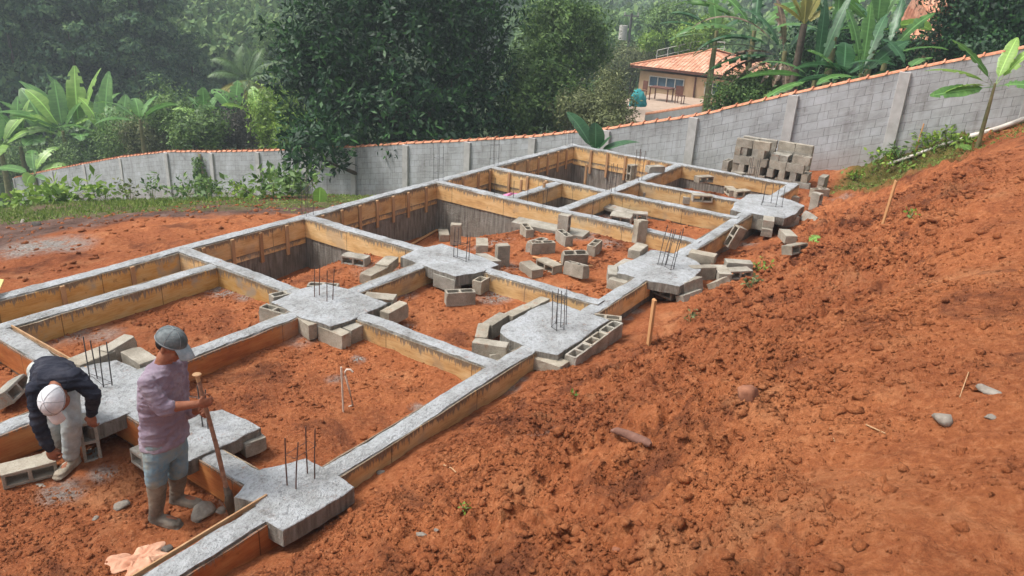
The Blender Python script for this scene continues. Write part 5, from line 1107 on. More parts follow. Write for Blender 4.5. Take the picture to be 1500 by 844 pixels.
# big feather palm
def frond(parent, base, az, el, L, arch, mt, n=34, ll=.5, seed=0):
    rr = np.random.default_rng(seed); h = Vector((math.cos(az), math.sin(az), 0)); p = Vector(base); e = el; pts = [p.copy()]
    for i in range(14): p = p+(h*math.cos(e)+K*math.sin(e))*L/14; pts.append(p.copy()); e -= arch/14*(.4+1.2*i/14)
    V = []; Fc = []
    for k in range(n):
        t = .15+.85*k/n; f = t*14; i = min(13, int(f)); q = pts[i].lerp(pts[i+1], f-i); tg = (pts[i+1]-pts[i]).normalized(); sd_ = tg.cross(K).normalized()
        for s in (-1, 1):
            l = ll*math.sin(PI*(.12+.85*t))*rr.uniform(.85, 1.1); d = (sd_*s+tg*.55-K*.25).normalized(); b = len(V)
            V += [q, q+d*l*.5+tg*.03-K*.02, q+d*l-K*l*.35, q+d*l*.5-tg*.03-K*.02]; Fc.append((b, b+1, b+2, b+3))
    mb = MB(); mb.add(V, Fc); mb.tube(pts, [.03]*8+[.02]*4+[.008]*3, 5); return mb.build('frond', M[mt], parent)
M['palm'] = m_leaf('palm_green', (.05, .11, .04), (.10, .18, .06), (.2, .28, .1), .3, .5, 1, .4, False); M['palmy'] = m_leaf('palm_yellowing', (.16, .16, .04), (.28, .26, .06), (.42, .36, .10), .3, .5, 1, .4, False)
def palm(px, py, depth, label, fr, h=4, ll=.6, seed=0):
    c = pd(px, py, depth); g = c-K*h; root = empty('palm', g, label=label, cat='palm'); MB().tube([(0, 0, -1), (0, 0, h*.5), (0, 0, h)], [.16, .13, .11], 9).build('trunk', M['bark'], root)
    ra = math.atan2(CR[1], CR[0])
    for i, (a, el, L, ar, m_) in enumerate(fr): frond(root, (0, 0, h), ra+math.radians(a), math.radians(el), L, ar, m_, 34, ll, seed+i)
palm(362, 118, 44, 'feather palm with arching fronds against the misty hill, lower fronds yellowing', [(175, 60, 2.6, 1.7, 'palm'), (8, 60, 2.6, 1.7, 'palm'), (110, 78, 2.4, 1.0, 'palm'), (60, 75, 2.4, 1.2, 'palm'), (190, 35, 2.4, 1.6, 'palm'), (-12, 35, 2.4, 1.6, 'palm'), (200, -5, 2.0, 1.0, 'palmy'), (-20, -10, 2.0, .9, 'palmy'), (170, -20, 1.8, .6, 'palmy'), (-50, -30, 1.6, .6, 'palmy'), (240, 0, 1.8, 1, 'palmy'), (-70, 20, 2, 1.5, 'palm')], 5, .75, 1)
palm(292, 187, 36, 'small palm with finely cut arching fronds above the wall', [(170, 45, 1.5, 1.9, 'palm'), (10, 45, 1.5, 1.9, 'palm'), (190, 20, 1.4, 1.7, 'palm'), (-10, 20, 1.4, 1.7, 'palm'), (100, 70, 1.3, 1.2, 'palm'), (-60, 30, 1.2, 1.6, 'palm'), (230, 30, 1.2, 1.6, 'palm')], 2.5, .4, 40)
palm(1178, 35, 25, 'spiky palm-like plant with a brown fibrous trunk among the right bananas', [(100, 82, 1.3, .3, 'palmy'), (140, 65, 1.3, .6, 'palmy'), (40, 65, 1.3, .6, 'palmy'), (160, 45, 1.2, .8, 'palmy'), (20, 45, 1.2, .8, 'palmy'), (80, 75, 1.2, .4, 'palmy')], 3.2, .22, 60)
# ------------------------------------------------------------------ weeds and low plants inside the wall
def weed(p, label, n, per, size, r, h, mt='lf_lime', seed=0, group='weeds growing along the wall', asp=.5, z=None):
    q = on_ground(*p) if z is None else at(*p, z); rr = np.random.default_rng(1300+seed); root = empty('weed', q, label=label, cat='weed', group=group)
    P = rr.normal(size=(n, 3))*np.array([r, r, 0])*.6; P[:, 2] = rr.uniform(.05, 1, n)**.8*h; dn = np.c_[P[:, :2]/(r+1e-6)*.5, np.full(n, .6)]
    V, Fc = leaf_cloud(P, dn, per, size, size*.8, rr, aspect=asp, droop=.25); link('foliage', mesh_np('foliage', V, Fc), M[mt], root)
    mb = MB()
    for i in range(min(n, 9)): a = P[i]; mb.tube([(a[0]*.15, a[1]*.15, -.03), (a[0]*.6, a[1]*.6, a[2]*.5), tuple(a)], .006, 4)
    mb.build('stems', M['banstem'], root)
wl = [((95, 292), 15, .34, .55, 0.45, 'lf_lime', 'tall pale-leaved weed in front of the wall at the left, arching leaves'), ((70, 292), 12, .3, .6, 0.36, 'lf_lime', 'broad-leaved weed left of the tallest one near the wall'), ((45, 292), 10, .28, .7, 0.27, 'lf_lime', 'low bright weed near the left edge of the grass'), ((130, 292), 13, .24, .45, 0.36, 'lf_lime', 'leafy weed right of the tallest one near the wall'), ((155, 290), 14, .2, .35, 0.45, 'lf_lime', 'yellow-green bush weed with bare stems before the wall'), ((12, 290), 12, .3, .7, 0.24, 'lf_lime', 'low weed at the very left edge'),
    ((190, 290), 10, .14, .25, .55, 'lf_olive', 'thin yellowish weed left of the wall corner'), ((225, 290), 9, .14, .25, .6, 'lf_mid', 'thin weed at the foot of the wall corner pillar'), ((270, 292), 30, .16, .6, .45, 'lf_mid', 'dark creeping weed left of the vine on the wall'), ((320, 292), 34, .16, .7, .35, 'lf_mid', 'low creeper carpet under the vine on the wall'), ((365, 291), 18, .16, .5, .3, 'lf_lime', 'bright low weed right of the vine'), ((395, 290), 26, .17, .5, .5, 'lf_mid', 'dark weed under the overhanging branch, left part'), ((430, 290), 30, .17, .5, .6, 'lf_mid', 'dark weed under the overhanging branch, right part'),
    ((555, 283), 14, .26, .35, .5, 'lf_lime', 'pale large-leaved weed behind the back beam, left of the tall bars'), ((575, 278), 10, .24, .3, .4, 'lf_lime', 'pale weed just right of the other one behind the back beam')]
for i, (p, n_, sz, r_, h_, mt_, lb) in enumerate(wl): weed(p, lb, n_, 6, sz, r_, h_, mt_, i)
for i, (p, n_, sz, r_, h_, mt_, lb) in enumerate([((1255, 262), 16, .10, .22, .18, 'lf_lime', 'small weed at the low end of the bank near the block stack'), ((1290, 246), 34, .12, .34, .38, 'lf_lime', 'leafy weed at the wall foot left of the stake'), ((1320, 236), 28, .11, .32, .3, 'lf_mid', 'leafy weed just left of the thin stake by the wall'), ((1355, 224), 34, .12, .32, .4, 'lf_lime', 'leafy weed between the thin stake and the pipe coupling'), ((1385, 214), 34, .12, .3, .38, 'lf_lime', 'bright weed behind the pipe at the wall'), ((1412, 214), 16, .12, .2, .2, 'lf_lime', 'pale weed lying over the pipe coupling'), ((1450, 184), 80, .14, .28, 1.1, 'lf_mid', 'weed around the foot of the right banana plant'), ((1325, 250), 10, .10, .2, .1, 'lf_lime', 'thin creeping weed on this side of the pipe'),
    ((1113, 396), 10, .07, .10, .13, 'lf_lime', 'small bright weed on the soil right of the three pale blocks'), ((1100, 420), 8, .07, .09, .1, 'lf_olive', 'pale dry weed below the bright one at the block heap'), ((1010, 470), 5, .05, .08, .12, 'lf_olive', 'wispy dry weed near the upright stake'), ((1333, 318), 5, .05, .06, .08, 'lf_lime', 'tiny green weed half way up the bank'), ((680, 747), 4, .035, .03, .04, 'lf_lime', 'tiny seedling on the foreground soil'), ((842, 583), 3, .05, .03, .03, 'lf_lime', 'fallen yellow leaf on the soil below the front centre slab')]): weed(p, lb, n_, 5, sz, r_, h_, mt_, 50+i, 'weeds on the red bank')
# felled banana leaf by the blocks
q = on_ground(1183, 358); rt = empty('fallen_leaf', q, label='torn green banana leaf lying beside the half buried block', cat='leaf')
for i, (a, l) in enumerate([(20, .5), (45, .42), (5, .35)]): banana_leaf(rt, (0, 0, .05), math.atan2(CR[1], CR[0])+math.radians(a), .12, l, .12, .3, 'banl', .3, .1, .3, 40+i)
q = on_ground(1405, 222); rt = empty('fallen_leaf', q, label='pale broken leaf hanging from the pipe coupling', cat='leaf')
for i, (a, l) in enumerate([(-30, .3), (-60, .35), (10, .25)]): banana_leaf(rt, (0, 0, .12), math.atan2(CR[1], CR[0])+math.radians(a), -.1, l, .2, .5, 'banl', .3, .05, .1, 60+i)
# vine and dead fronds on the wall
c = pa(290, 228, WX-.12); rt = empty('vine', c, label='green and dry vine hanging down the wall in the left half', cat='vine'); rr = np.random.default_rng(77)
P = np.c_[rr.uniform(-.12, 0, 120), rr.normal(0, .28, 120)-.2, -rr.uniform(0, 1, 120)**.8*1.9]; P[:, 1] *= .5+.8*(-P[:, 2]/1.9)
V, Fc = leaf_cloud(P, np.tile([-1, 0, -.3], (120, 1)), 5, .17, .14, rr, droop=.9); link('foliage', mesh_np('foliage', V, Fc), M['lf_mid'], rt)
mb = MB(); [mb.tube([(0, -.2+k*.06, .1), (-.08, -.25-k*.05, -.8), (-.15, -.55-k*.1, -1.8)], .025, 5) for k in range(4)]; mb.build('dry_stem', M['dry'], rt)
c = pa(435, 262, WX-.2); rt = empty('vine', c, label='dark vine on the wall below the overhanging branch', cat='vine')
P = np.c_[rr.uniform(-.15, 0, 90), rr.normal(0, .4, 90), rr.uniform(-1, .35, 90)]; V, Fc = leaf_cloud(P, np.tile([-1, 0, 0], (90, 1)), 5, .16, .14, rr, droop=.5); link('foliage', mesh_np('foliage', V, Fc), M['lf_mid'], rt)
# grass: short blades on the back slope
rr = np.random.default_rng(55); n = 60000; gx = rr.uniform(2, 19.3, n); gy = rr.uniform(10, 36, n)
nz = fbm(gx, gy, 1.3, 4, .6)*.8; keep = (gy > grass_line(gx)+nz*2.5) & (rr.uniform(size=n) < np.clip(.55+nz*1.5, .03, 1)); gx, gy = gx[keep], gy[keep]
g2 = 5000; ax_ = rr.uniform(17.3, 19.3, g2); ay_ = rr.uniform(-.5, 3.4, g2); kk = rr.uniform(size=g2) < np.clip((ax_-17.0)/1.6, 0, 1); gx = np.r_[gx, ax_[kk]]; gy = np.r_[gy, ay_[kk]]
g3 = 5000; ax_ = rr.uniform(17.4, 19.3, g3); ay_ = rr.uniform(5.8, 14, g3); gx = np.r_[gx, ax_]; gy = np.r_[gy, ay_]
gzv = ground_smooth(gx, gy)+rough_z(gx, gy); n = len(gx); hgt = rr.uniform(.03, .11, n)*np.clip((gy-12)/6+.4, .4, 1.2); th = rr.uniform(0, 6.28, n); w_ = rr.uniform(.008, .02, n)*1.6
bx = np.stack([np.cos(th), np.sin(th), 0*th], 1)*w_[:, None]; tip = np.stack([rr.normal(0, .04, n), rr.normal(0, .04, n), hgt], 1); b0 = np.stack([gx, gy, gzv-.01], 1)
V = np.stack([b0-bx, b0+bx, b0+tip], 1).reshape(-1, 3)
M['grass'] = m_leaf('grass_blades', (.07, .12, .022), (.15, .23, .04), (.28, .34, .09), .3, .6, .7, .2)
link('grass', mesh_np('grass', V, np.arange(n*3).reshape(-1, 3)), M['grass'], kind='stuff', label='short patchy grass on the back slope and along the wall')
print('plants done')
# ------------------------------------------------------------------ people
FH = Vector((CW[0], CW[1], 0)).normalized(); RH = Vector((CR[0], CR[1], 0)).normalized()
def vp(px, py, B, off=0.):
    v = Vector(ray(px, py)); Bo = B+FH*off; C = Vector(CP); t = (Bo-C).dot(FH)/v.dot(FH); return C+v*t
_ico2 = ico(3)
def ell(mb, c, ax):
    A = Matrix((ax[0], ax[1], ax[2])).transposed(); mb.add([Vector(c)+A@Vector(v) for v in _ico2[0]], [tuple(int(i) for i in f) for f in _ico2[1]])
def sph(mb, c, r): ell(mb, c, (Vector((r, 0, 0)), Vector((0, r, 0)), Vector((0, 0, r))))
def chain(mb, pts, rs, n=14):
    """tapered tube with rounded joints"""
    P = [Vector(p) for p in pts]; 
    for i, (p, r) in enumerate(zip(P, rs)): sph(mb, p, r)
    for i in range(len(P)-1):
        m = 5; q = [P[i].lerp(P[i+1], k/m) for k in range(m+1)]; rr = [rs[i]+(rs[i+1]-rs[i])*k/m for k in range(m+1)]; mb.tube(q, rr, n)
def loft(mb, rings, n=22):
    """rings: (centre, U vector, V vector) ellipses, capped"""
    vs = []; 
    for c, U, W in rings:
        for k in range(n): a = 2*PI*k/n; vs.append(Vector(c)+U*math.copysign(abs(math.cos(a))**.9, math.cos(a))+W*math.copysign(abs(math.sin(a))**.9, math.sin(a)))
    m = len(rings); fs = [(i*n+k, i*n+(k+1) % n, (i+1)*n+(k+1) % n, (i+1)*n+k) for i in range(m-1) for k in range(n)]+[tuple(range(n)), tuple(reversed(range((m-1)*n, m*n)))]
    mb.add(vs, fs)
def fuse(name, mb, mt, parent, origin, voxel=.009, smooth=6, wr=0., wscale=.06, seed=0, cut=None, cuts=None):
    """one continuous surface from the overlapping volumes"""
    me = D.meshes.new(name); me.from_pydata([tuple(Vector(v)-origin) for v in mb.v], [], mb.f)
    bm = bmesh.new(); bm.from_mesh(me); bmesh.ops.recalc_face_normals(bm, faces=bm.faces); bm.to_mesh(me); bm.free()
    o = D.objects.new(name+'_tmp', me); COL.objects.link(o)
    r = o.modifiers.new('r', 'REMESH'); r.mode = 'VOXEL'; r.voxel_size = voxel; s = o.modifiers.new('s', 'SMOOTH'); s.iterations = smooth; s.factor = .5
    bpy.context.view_layer.update(); dg = bpy.context.evaluated_depsgraph_get(); me2 = D.meshes.new_from_object(o.evaluated_get(dg)); D.objects.remove(o)
    n = len(me2.vertices); co = np.empty(n*3, np.float32); me2.vertices.foreach_get('co', co); co = co.reshape(-1, 3)
    if wr:
        nm = np.empty(n*3, np.float32); me2.vertices.foreach_get('normal', nm); nm = nm.reshape(-1, 3); s_ = wscale
        w = fbm(co[:, 0]+co[:, 1]*.8+seed, co[:, 2]*1.7+co[:, 1]*.3, s_, 3, .55)+.6*np.abs(fbm(co[:, 1]+seed+3, co[:, 2]*2.2+co[:, 0], s_*1.6, 2))
        co = co+nm*(w*wr)[:, None]; me2.vertices.foreach_set('co', co.astype(np.float32).ravel())
    me2.polygons.foreach_set('use_smooth', [True]*len(me2.polygons)); me2.name = name; me2.update()
    return link(name, me2, M[mt] if isinstance(mt, str) else mt, parent)
def fcap(p): return p
def m_cloth(name, c0, c1, c2, sc=7, weave=900, mud=None, rough=.9):
    m = mat(name, rough=rough, spec=.15); t = NT(m); co = t.co(); n = t.noise(co, sc, 5, .65); c = t.ramp(n, [(.32, c0), (.5, c1), (.66, c2)])
    if mud:
        k = t.ramp(t.noise(co, 5, 5, .7), [(.42, 0.), (.70, .8)]); c = t.mix(k, c, mud)
    t.base(c); t.nrm(t.bump(t.noise(t.map(co, (1, 1, 2.2)), 30, 5, .65), .5, .010)); return m
M['skin'] = m_cloth('tanned_skin', (.20, .075, .04), (.29, .115, .065), (.36, .155, .09), 10, rough=.55)
M['mauve'] = m_cloth('mauve_shirt_cloth', (.185, .14, .185), (.24, .19, .24), (.34, .295, .335), 3)
M['jean'] = m_cloth('muddy_jeans', (.085, .17, .25), (.14, .255, .345), (.24, .33, .37), 3, mud=(.30, .28, .20))
M['boot'] = m_cloth('muddy_rubber', (.075, .062, .05), (.14, .12, .10), (.22, .19, .15), 6, mud=(.26, .21, .16), rough=.6)
M['capg'] = m_cloth('grey_cap_cloth', (.07, .085, .085), (.12, .14, .145), (.20, .225, .23), 9); M['brim'] = m_cloth('pale_brim_cloth', (.16, .19, .20), (.26, .30, .32), (.36, .40, .42), 9)
M['navy'] = m_cloth('dark_navy_cloth', (.010, .011, .02), (.020, .022, .034), (.042, .042, .055), 6); M['greytrim'] = m_cloth('grey_trim', (.3, .3, .29), (.4, .4, .39), (.5, .5, .48), 9)
M['palejean'] = m_cloth('pale_jeans', (.27, .29, .28), (.38, .42, .43), (.50, .53, .52), 6, mud=(.34, .31, .25)); M['shoe'] = m_cloth('beige_boot_leather', (.22, .18, .13), (.36, .31, .24), (.46, .42, .34), 8)
M['white'] = m_cloth('white_cap_cloth', (.48, .48, .50), (.62, .62, .64), (.72, .72, .74), 8); M['hair'] = m_cloth('dark_hair', (.008, .006, .005), (.018, .012, .010), (.03, .022, .018), 30)
M['eye'] = m_simple('dark_eye', (.01, .008, .006), (.03, .02, .015), 40, .3, 0); M['seam'] = m_simple('seam_thread', (.16, .17, .18), (.30, .31, .32), 20, .8, 0); M['pink'] = m_cloth('pink_cloth', (.45, .13, .27), (.62, .20, .38), (.74, .32, .48), 5)
def hand(mb, wrist, dirv, palmn, curl=.5, size=1., thumb=1, spread=.0):
    """dirv: wrist to knuckles, palmn: the way the palm faces; curl in radians per joint; thumb: side along dirv x palmn"""
    d = dirv.normalized(); pn = (palmn-d*palmn.dot(d)).normalized(); sd_ = d.cross(pn); s = size
    k0 = wrist+d*.085*s
    ell(mb, wrist+d*.045*s, (d*.052*s, sd_*.042*s, pn*.017*s)); ell(mb, wrist+d*.02*s, (d*.035*s, sd_*.030*s, pn*.019*s))
    for i, (o, L_) in enumerate(zip((-.031, -.0105, .0105, .030), (.068, .078, .083, .073) if thumb > 0 else (.073, .083, .078, .068))):
        p = k0+sd_*o*s-d*.012*s*abs(o)/.03; a = .12+curl*.55; pts = [p-d*.02*s, p]
        for j, f in enumerate((.44, .32, .24)):
            v = d*math.cos(a)+pn*math.sin(a)+sd_*o*spread*4; pts.append(pts[-1]+v*L_*f*s); a += curl
        chain(mb, pts, [.0095*s, .0095*s, .0088*s, .0082*s, .0070*s], 8)
    b = wrist+d*.022*s+sd_*.030*s*thumb; v1 = (d*.7+sd_*thumb*.75+pn*.25).normalized(); v2 = (d*.85+sd_*thumb*.1+pn*.7*min(1, curl+.3)).normalized(); v3 = (d*.6-sd_*thumb*.35+pn*.9*min(1, curl+.2)).normalized()
    chain(mb, [b, b+v1*.032*s, b+v1*.032*s+v2*.030*s, b+v1*.032*s+v2*.030*s+v3*.024*s], [.014*s, .012*s, .0105*s, .0085*s], 8)
def head(mb, c, fwd, up, s=1.):
    """c: centre of the skull"""
    f = fwd.normalized(); u = (up-f*up.dot(f)).normalized(); r = f.cross(u)
    ell(mb, c+u*.02*s-f*.008*s, (f*.098*s, r*.076*s, u*.098*s))           # cranium
    ell(mb, c-u*.045*s+f*.025*s, (f*.066*s, r*.060*s, u*.072*s))           # face
    ell(mb, c-u*.095*s+f*.052*s, (f*.030*s, r*.030*s, u*.022*s))           # chin
    for sg in (-1, 1):
        ell(mb, c-u*.075*s+f*.012*s+r*.038*sg*s, (f*.046*s, r*.018*s, u*.028*s))  # jaw
        ell(mb, c-u*.030*s+f*.066*s+r*.034*sg*s, (f*.018*s, r*.022*s, u*.016*s))  # cheekbone
        ell(mb, c-u*.018*s-f*.008*s+r*.078*sg*s, (f*.017*s, r*.008*s, u*.030*s))  # ear
        ell(mb, c-u*.045*s-f*.004*s+r*.074*sg*s, (f*.009*s, r*.007*s, u*.010*s))
    ell(mb, c+u*.006*s+f*.084*s, (f*.014*s, r*.050*s, u*.011*s))           # brow
    chain(mb, [c-u*.004*s+f*.088*s, c-u*.028*s+f*.103*s, c-u*.042*s+f*.112*s], [.008*s, .010*s, .0125*s], 8)  # nose
    for sg in (-1, 1): sph(mb, c-u*.044*s+f*.098*s+r*.011*sg*s, .008*s)
    ell(mb, c-u*.066*s+f*.088*s, (f*.011*s, r*.023*s, u*.0055*s)); ell(mb, c-u*.076*s+f*.086*s, (f*.010*s, r*.020*s, u*.006*s))  # lips
    return f, u, r
def eyes(parent, c, f, u, r, org, s=1.):
    for sg in (-1, 1):
        mb = MB(); ell(mb, c-u*.012*s+f*.083*s+r*.030*sg*s, (f*.008*s, r*.012*s, u*.0065*s)); fuse('eye', mb, 'eye', parent, org, .002, 1)
def cap(parent, c, f, u, r, org, m1, m2, s=1.):
    n = 28; vs = []; fs = []; rings = 12
    for i in range(rings+1):
        a = i/rings*PI*.5
        for k in range(n):
            b = 2*PI*k/n; rad = math.cos(a)**.8 if a < PI/2-.01 else .001
            p = c+u*(.022+.095*math.sin(a))*s+(f*math.cos(b)*.108+r*math.sin(b)*.087)*rad*s-f*.006*s+u*.004*math.cos(b*6)*s*(1-i/rings)*0
            vs.append(p-org)
    for i in range(rings):
        for k in range(n): fs.append((i*n+k, i*n+(k+1) % n, (i+1)*n+(k+1) % n, (i+1)*n+k))
    mb = MB(); mb.add(vs, fs, 0, True); mb.add([vs[k]-u*.012*s for k in range(n)]+[vs[k] for k in range(n)], [(k, (k+1) % n, n+(k+1) % n, n+k) for k in range(n)], 0, True)
    mb.tube([c+u*.116*s-f*.006*s-org, c+u*.122*s-f*.006*s-org], .008*s, 8)
    root = mb.build('cap', M[m1], parent)
    sm = MB()
    for q in range(6):
        b = q*PI/3+PI/6; pts = []
        for i in range(9):
            a = i/8*PI*.5; rad = math.cos(a)**.8 if a < PI/2-.01 else .001
            pts.append(c+u*(.0225+.0955*math.sin(a))*s+(f*math.cos(b)*.1085+r*math.sin(b)*.0875)*rad*s-f*.006*s-org)
        sm.tube(pts, .0016*s, 4)
    rim = []
    for k in range(25): b = 2*PI*k/24; rim.append(c+u*.020*s+(f*math.cos(b)*.1092+r*math.sin(b)*.0882)*s-f*.006*s-org)
    sm.tube(rim, .0028*s, 4, cap=False); sm.build('cap_seams', M['seam'], root)
    vs = []; m = 12
    for j in range(6):
        t = j/5
        for k in range(m+1):
            b = -.92+1.84*k/m; L_ = .074*t*(math.cos(b)**.35 if abs(b) < 1.5 else 0)
            p = c+u*(.022-.018*t-.03*t*t-.020*(math.sin(b)**2)*t)*s+(f*math.cos(b)*.104+r*math.sin(b)*.084)*s+f*L_*s; vs.append(p-org)
    w = m+1; top = [(j*w+k, j*w+k+1, (j+1)*w+k+1, (j+1)*w+k) for j in range(5) for k in range(m)]; mb = MB(); mb.add(vs+[v-u*.004*s for v in vs], top+[tuple(x+6*w for x in reversed(f_)) for f_ in top]+[(5*w+k, 5*w+k+1, 5*w+k+1+6*w, 5*w+k+6*w) for k in range(m)], 0, True)
    mb.build('cap_brim', M[m2], root)
    return root
def boot(parent, ankle, toe_dir, shin_top, org, mt, gz_, L_=.27, r=.055, tall=True, name='boot'):
    t = toe_dir.normalized(); mb = MB(); a = Vector(ankle); s = K.cross(t)
    base = Vector((a.x, a.y, gz_))
    loft(mb, [(base-t*.075+K*.035+t*x*L_, K*h, s*w) for x, h, w in ((0, .030, .028), (.10, .038, .040), (.30, .048, .042), (.52, .045, .046), (.75, .036, .050), (.92, .028, .044), (1.02, .014, .024))], 16)
    loft(mb, [(base-t*.07+K*.012+t*x*L_, K*.014, s*w) for x, w in ((-.03, .030), (.12, .044), (.45, .042), (.75, .054), (1.0, .045), (1.06, .02))], 14)
    st = Vector(shin_top); m = base+K*.10
    rings = [(base+K*.045-t*.02, t*.055, s*.045), (m-t*.012, t*.054, s*.048)]
    if tall:
        for q, w in ((.35, r*1.0), (.6, r*1.12), (.85, r*1.22), (1., r*1.25)): rings.append((m.lerp(st, q), t*w*1.08, s*w))
        rings.append((st+(st-m).normalized()*.004, t*r*1.28*1.06, s*r*1.28))
    else: rings.append((m.lerp(st, .35), t*.058, s*.054))
    loft(mb, rings, 18); return fuse(name, mb, mt, parent, org, .007, 5, .004, .05, int(ankle[0]*10))
# ---- the standing man
B = at(245, 750, -.31); g0 = B.z; per = empty('person', B, label='standing man in mauve shirt, muddy jeans, rubber boots and grey cap, holding a wooden handle', cat='person', group='men working on the foundation'); org = Vector(B)
fw = (RH*.96-FH*.18).normalized(); lat = fw.cross(K)        # lat points to his right, towards the camera
P = lambda x, y, o: vp(x, y, B, o)
footR = P(231, 754, -.10); footL = P(263, 738, .12); footR.z = gz(footR.x, footR.y)+.0; footL.z = gz(footL.x, footL.y)
aR, aL = footR+K*.09, footL+K*.09; kR, kL = P(229, 694, -.11)+K*.02, P(259, 684, .07)+K*.02; hipC = P(241, 628, -.0); hR, hL = hipC+lat*.095, hipC-lat*.095
ch = P(236, 578, -.02); shC = P(238, 541, -.02); neck = P(241, 527, -.02); hd = P(250, 505, -.02)
sR = shC+lat*.175-K*.025; sL = shC-lat*.175-K*.025; eR = P(238, 598, -.22); wR = P(289, 592, -.15); eL = P(266, 604, .16); wL = P(300, 600, .02)
hf = (fw*.92-K*.38).normalized(); hu = (K*.92+fw*.38)
mb = MB(); loft(mb, [(hipC-K*.08, fw*.10, lat*.15), (hipC+K*.03, fw*.115, lat*.165), (hipC.lerp(ch, .5), fw*.105, lat*.15), (ch, fw*.115, lat*.17), (ch.lerp(shC, .7), fw*.105, lat*.175), (shC+K*.02, fw*.07, lat*.13), (shC+K*.05, fw*.05, lat*.06)])
chain(mb, [shC+K*.0, neck, hd-hu*.05], [.07, .058, .056])
for h_, k_, a_ in ((hR, kR, aR), (hL, kL, aL)): chain(mb, [h_, h_.lerp(k_, .5), k_, k_.lerp(a_, .3), a_], [.085, .074, .055, .054, .038]); ell(mb, a_+fw*.06-K*.05, (fw*.12, lat*.04, K*.035))
for s_, e_, w_ in ((sR, eR, wR), (sL, eL, wL)): chain(mb, [s_, s_.lerp(e_, .5), e_, e_.lerp(w_, .3), w_], [.056, .048, .040, .041, .026])
HK, HT = P(288, 547, -.13), P(340, 748, -.03)               # tool: knob and foot
axis = (HT-HK).normalized(); gp = HK+axis*((wR-HK).dot(axis)+.0); gp = P(304, 590, -.12)
hand(mb, wR, (gp-wR), -FH*-1.0, .95, .95, 1); hand(mb, wL, (gp+axis*.09-wL), -FH, .95, .92, -1)
f_, u_, r_ = head(mb, hd, hf, hu, 1.0)
fuse('body', mb, 'skin', per, org, .006, 4); eyes(per, hd, f_, u_, r_, org); cap(per, hd+u_*.012, f_, u_, r_, org, 'capg', 'brim', 1.06)
mb = MB(); ell(mb, hd-f_*.035+u_*.0-K*.0, (f_*.072, r_*.079, u_*.062)); fuse('hair', mb, 'hair', per, org, .006, 2)
mb = MB(); loft(mb, [(hipC-K*.10-fw*.01, fw*.155, lat*.20), (hipC-K*.0-fw*.005, fw*.145, lat*.195), (hipC.lerp(ch, .5), fw*.135, lat*.185), (ch, fw*.138, lat*.195), (ch.lerp(shC, .6), fw*.125, lat*.20), (shC+K*.010, fw*.098, lat*.18), (shC+K*.036, fw*.088, lat*.14), (shC+K*.062, fw*.068, lat*.085)])
ell(mb, hipC-K*.08-fw*.11, (fw*.07, lat*.13, K*.08))
chain(mb, [sR, sR.lerp(eR, .5), eR, eR.lerp(wR, .18)], [.068, .066, .060, .055]); chain(mb, [sL, sL.lerp(eL, .5), eL, eL.lerp(wL, .5)], [.072, .068, .058, .05])
fuse('shirt', mb, 'mauve', per, org, .008, 4, .013, .085, 3)
mb = MB(); kbR, kbL = kR.lerp(aR, .18), kL.lerp(aL, .18)
loft(mb, [(hipC-K*.22, fw*.10, lat*.17), (hipC-K*.10, fw*.125, lat*.18), (hipC+K*.05, fw*.12, lat*.165)])
for h_, k_, kb in ((hR-K*.05, kR, kbR), (hL-K*.05, kL, kbL)): chain(mb, [h_, h_.lerp(k_, .5), k_, kb], [.102, .096, .084, .080])
fuse('jeans', mb, 'jean', per, org, .008, 4, .007, .16, 9)
boot(per, footR, (RH*.95-FH*.25), kbR-K*.02, org, 'boot', footR.z-.005); boot(per, footL, (RH*.98-FH*.2), kbL-K*.02, org, 'boot', footL.z-.005)
# the tool he holds
tool = empty('spade', HT, label='long wooden handled spade held upright by the standing man, blade in the mortar', cat='spade')
o_ = Vector(HT); mb = MB(); chain(mb, [HK+axis*.05-o_, HK.lerp(HT, .5)+RH*.008-o_, HT-axis*.18-o_], [.015, .017, .019], 10); mb.build('handle', m_ := m_simple('worn_handle', (.16, .075, .05), (.34, .20, .13), 20, .7), tool)
mb = MB(); ell(mb, HK+axis*.01-o_, (RH*.032, FH*.030, axis*.012)); mb.tube([HK+axis*.01-o_, HK+axis*.07-o_], [.018, .015], 10); mb.build('knob', M['batten'], tool)
mb = MB(); mb.tube([HT-axis*.24-o_, HT-axis*.16-o_], [.022, .026], 10); s1 = FH*.35+RH*.94
for k in range(6):
    pass
vs = []; 
for j in range(7):
    t = j/6; w = .075*(1-.35*t**3) if j else .05
    for k in range(7): q = (k-3)/3; vs.append(HT-axis*(.18-.22*t)+RH*.0+FH*q*w+RH*(.018*(1-q*q))-o_)
mb.add(vs+[v-RH*.004 for v in vs], [(j*7+k, j*7+k+1, (j+1)*7+k+1, (j+1)*7+k) for j in range(6) for k in range(6)]+[(49+j*7+k, 49+(j+1)*7+k, 49+(j+1)*7+k+1, 49+j*7+k+1) for j in range(6) for k in range(6)])
mb.build('blade', M['boot'], tool)
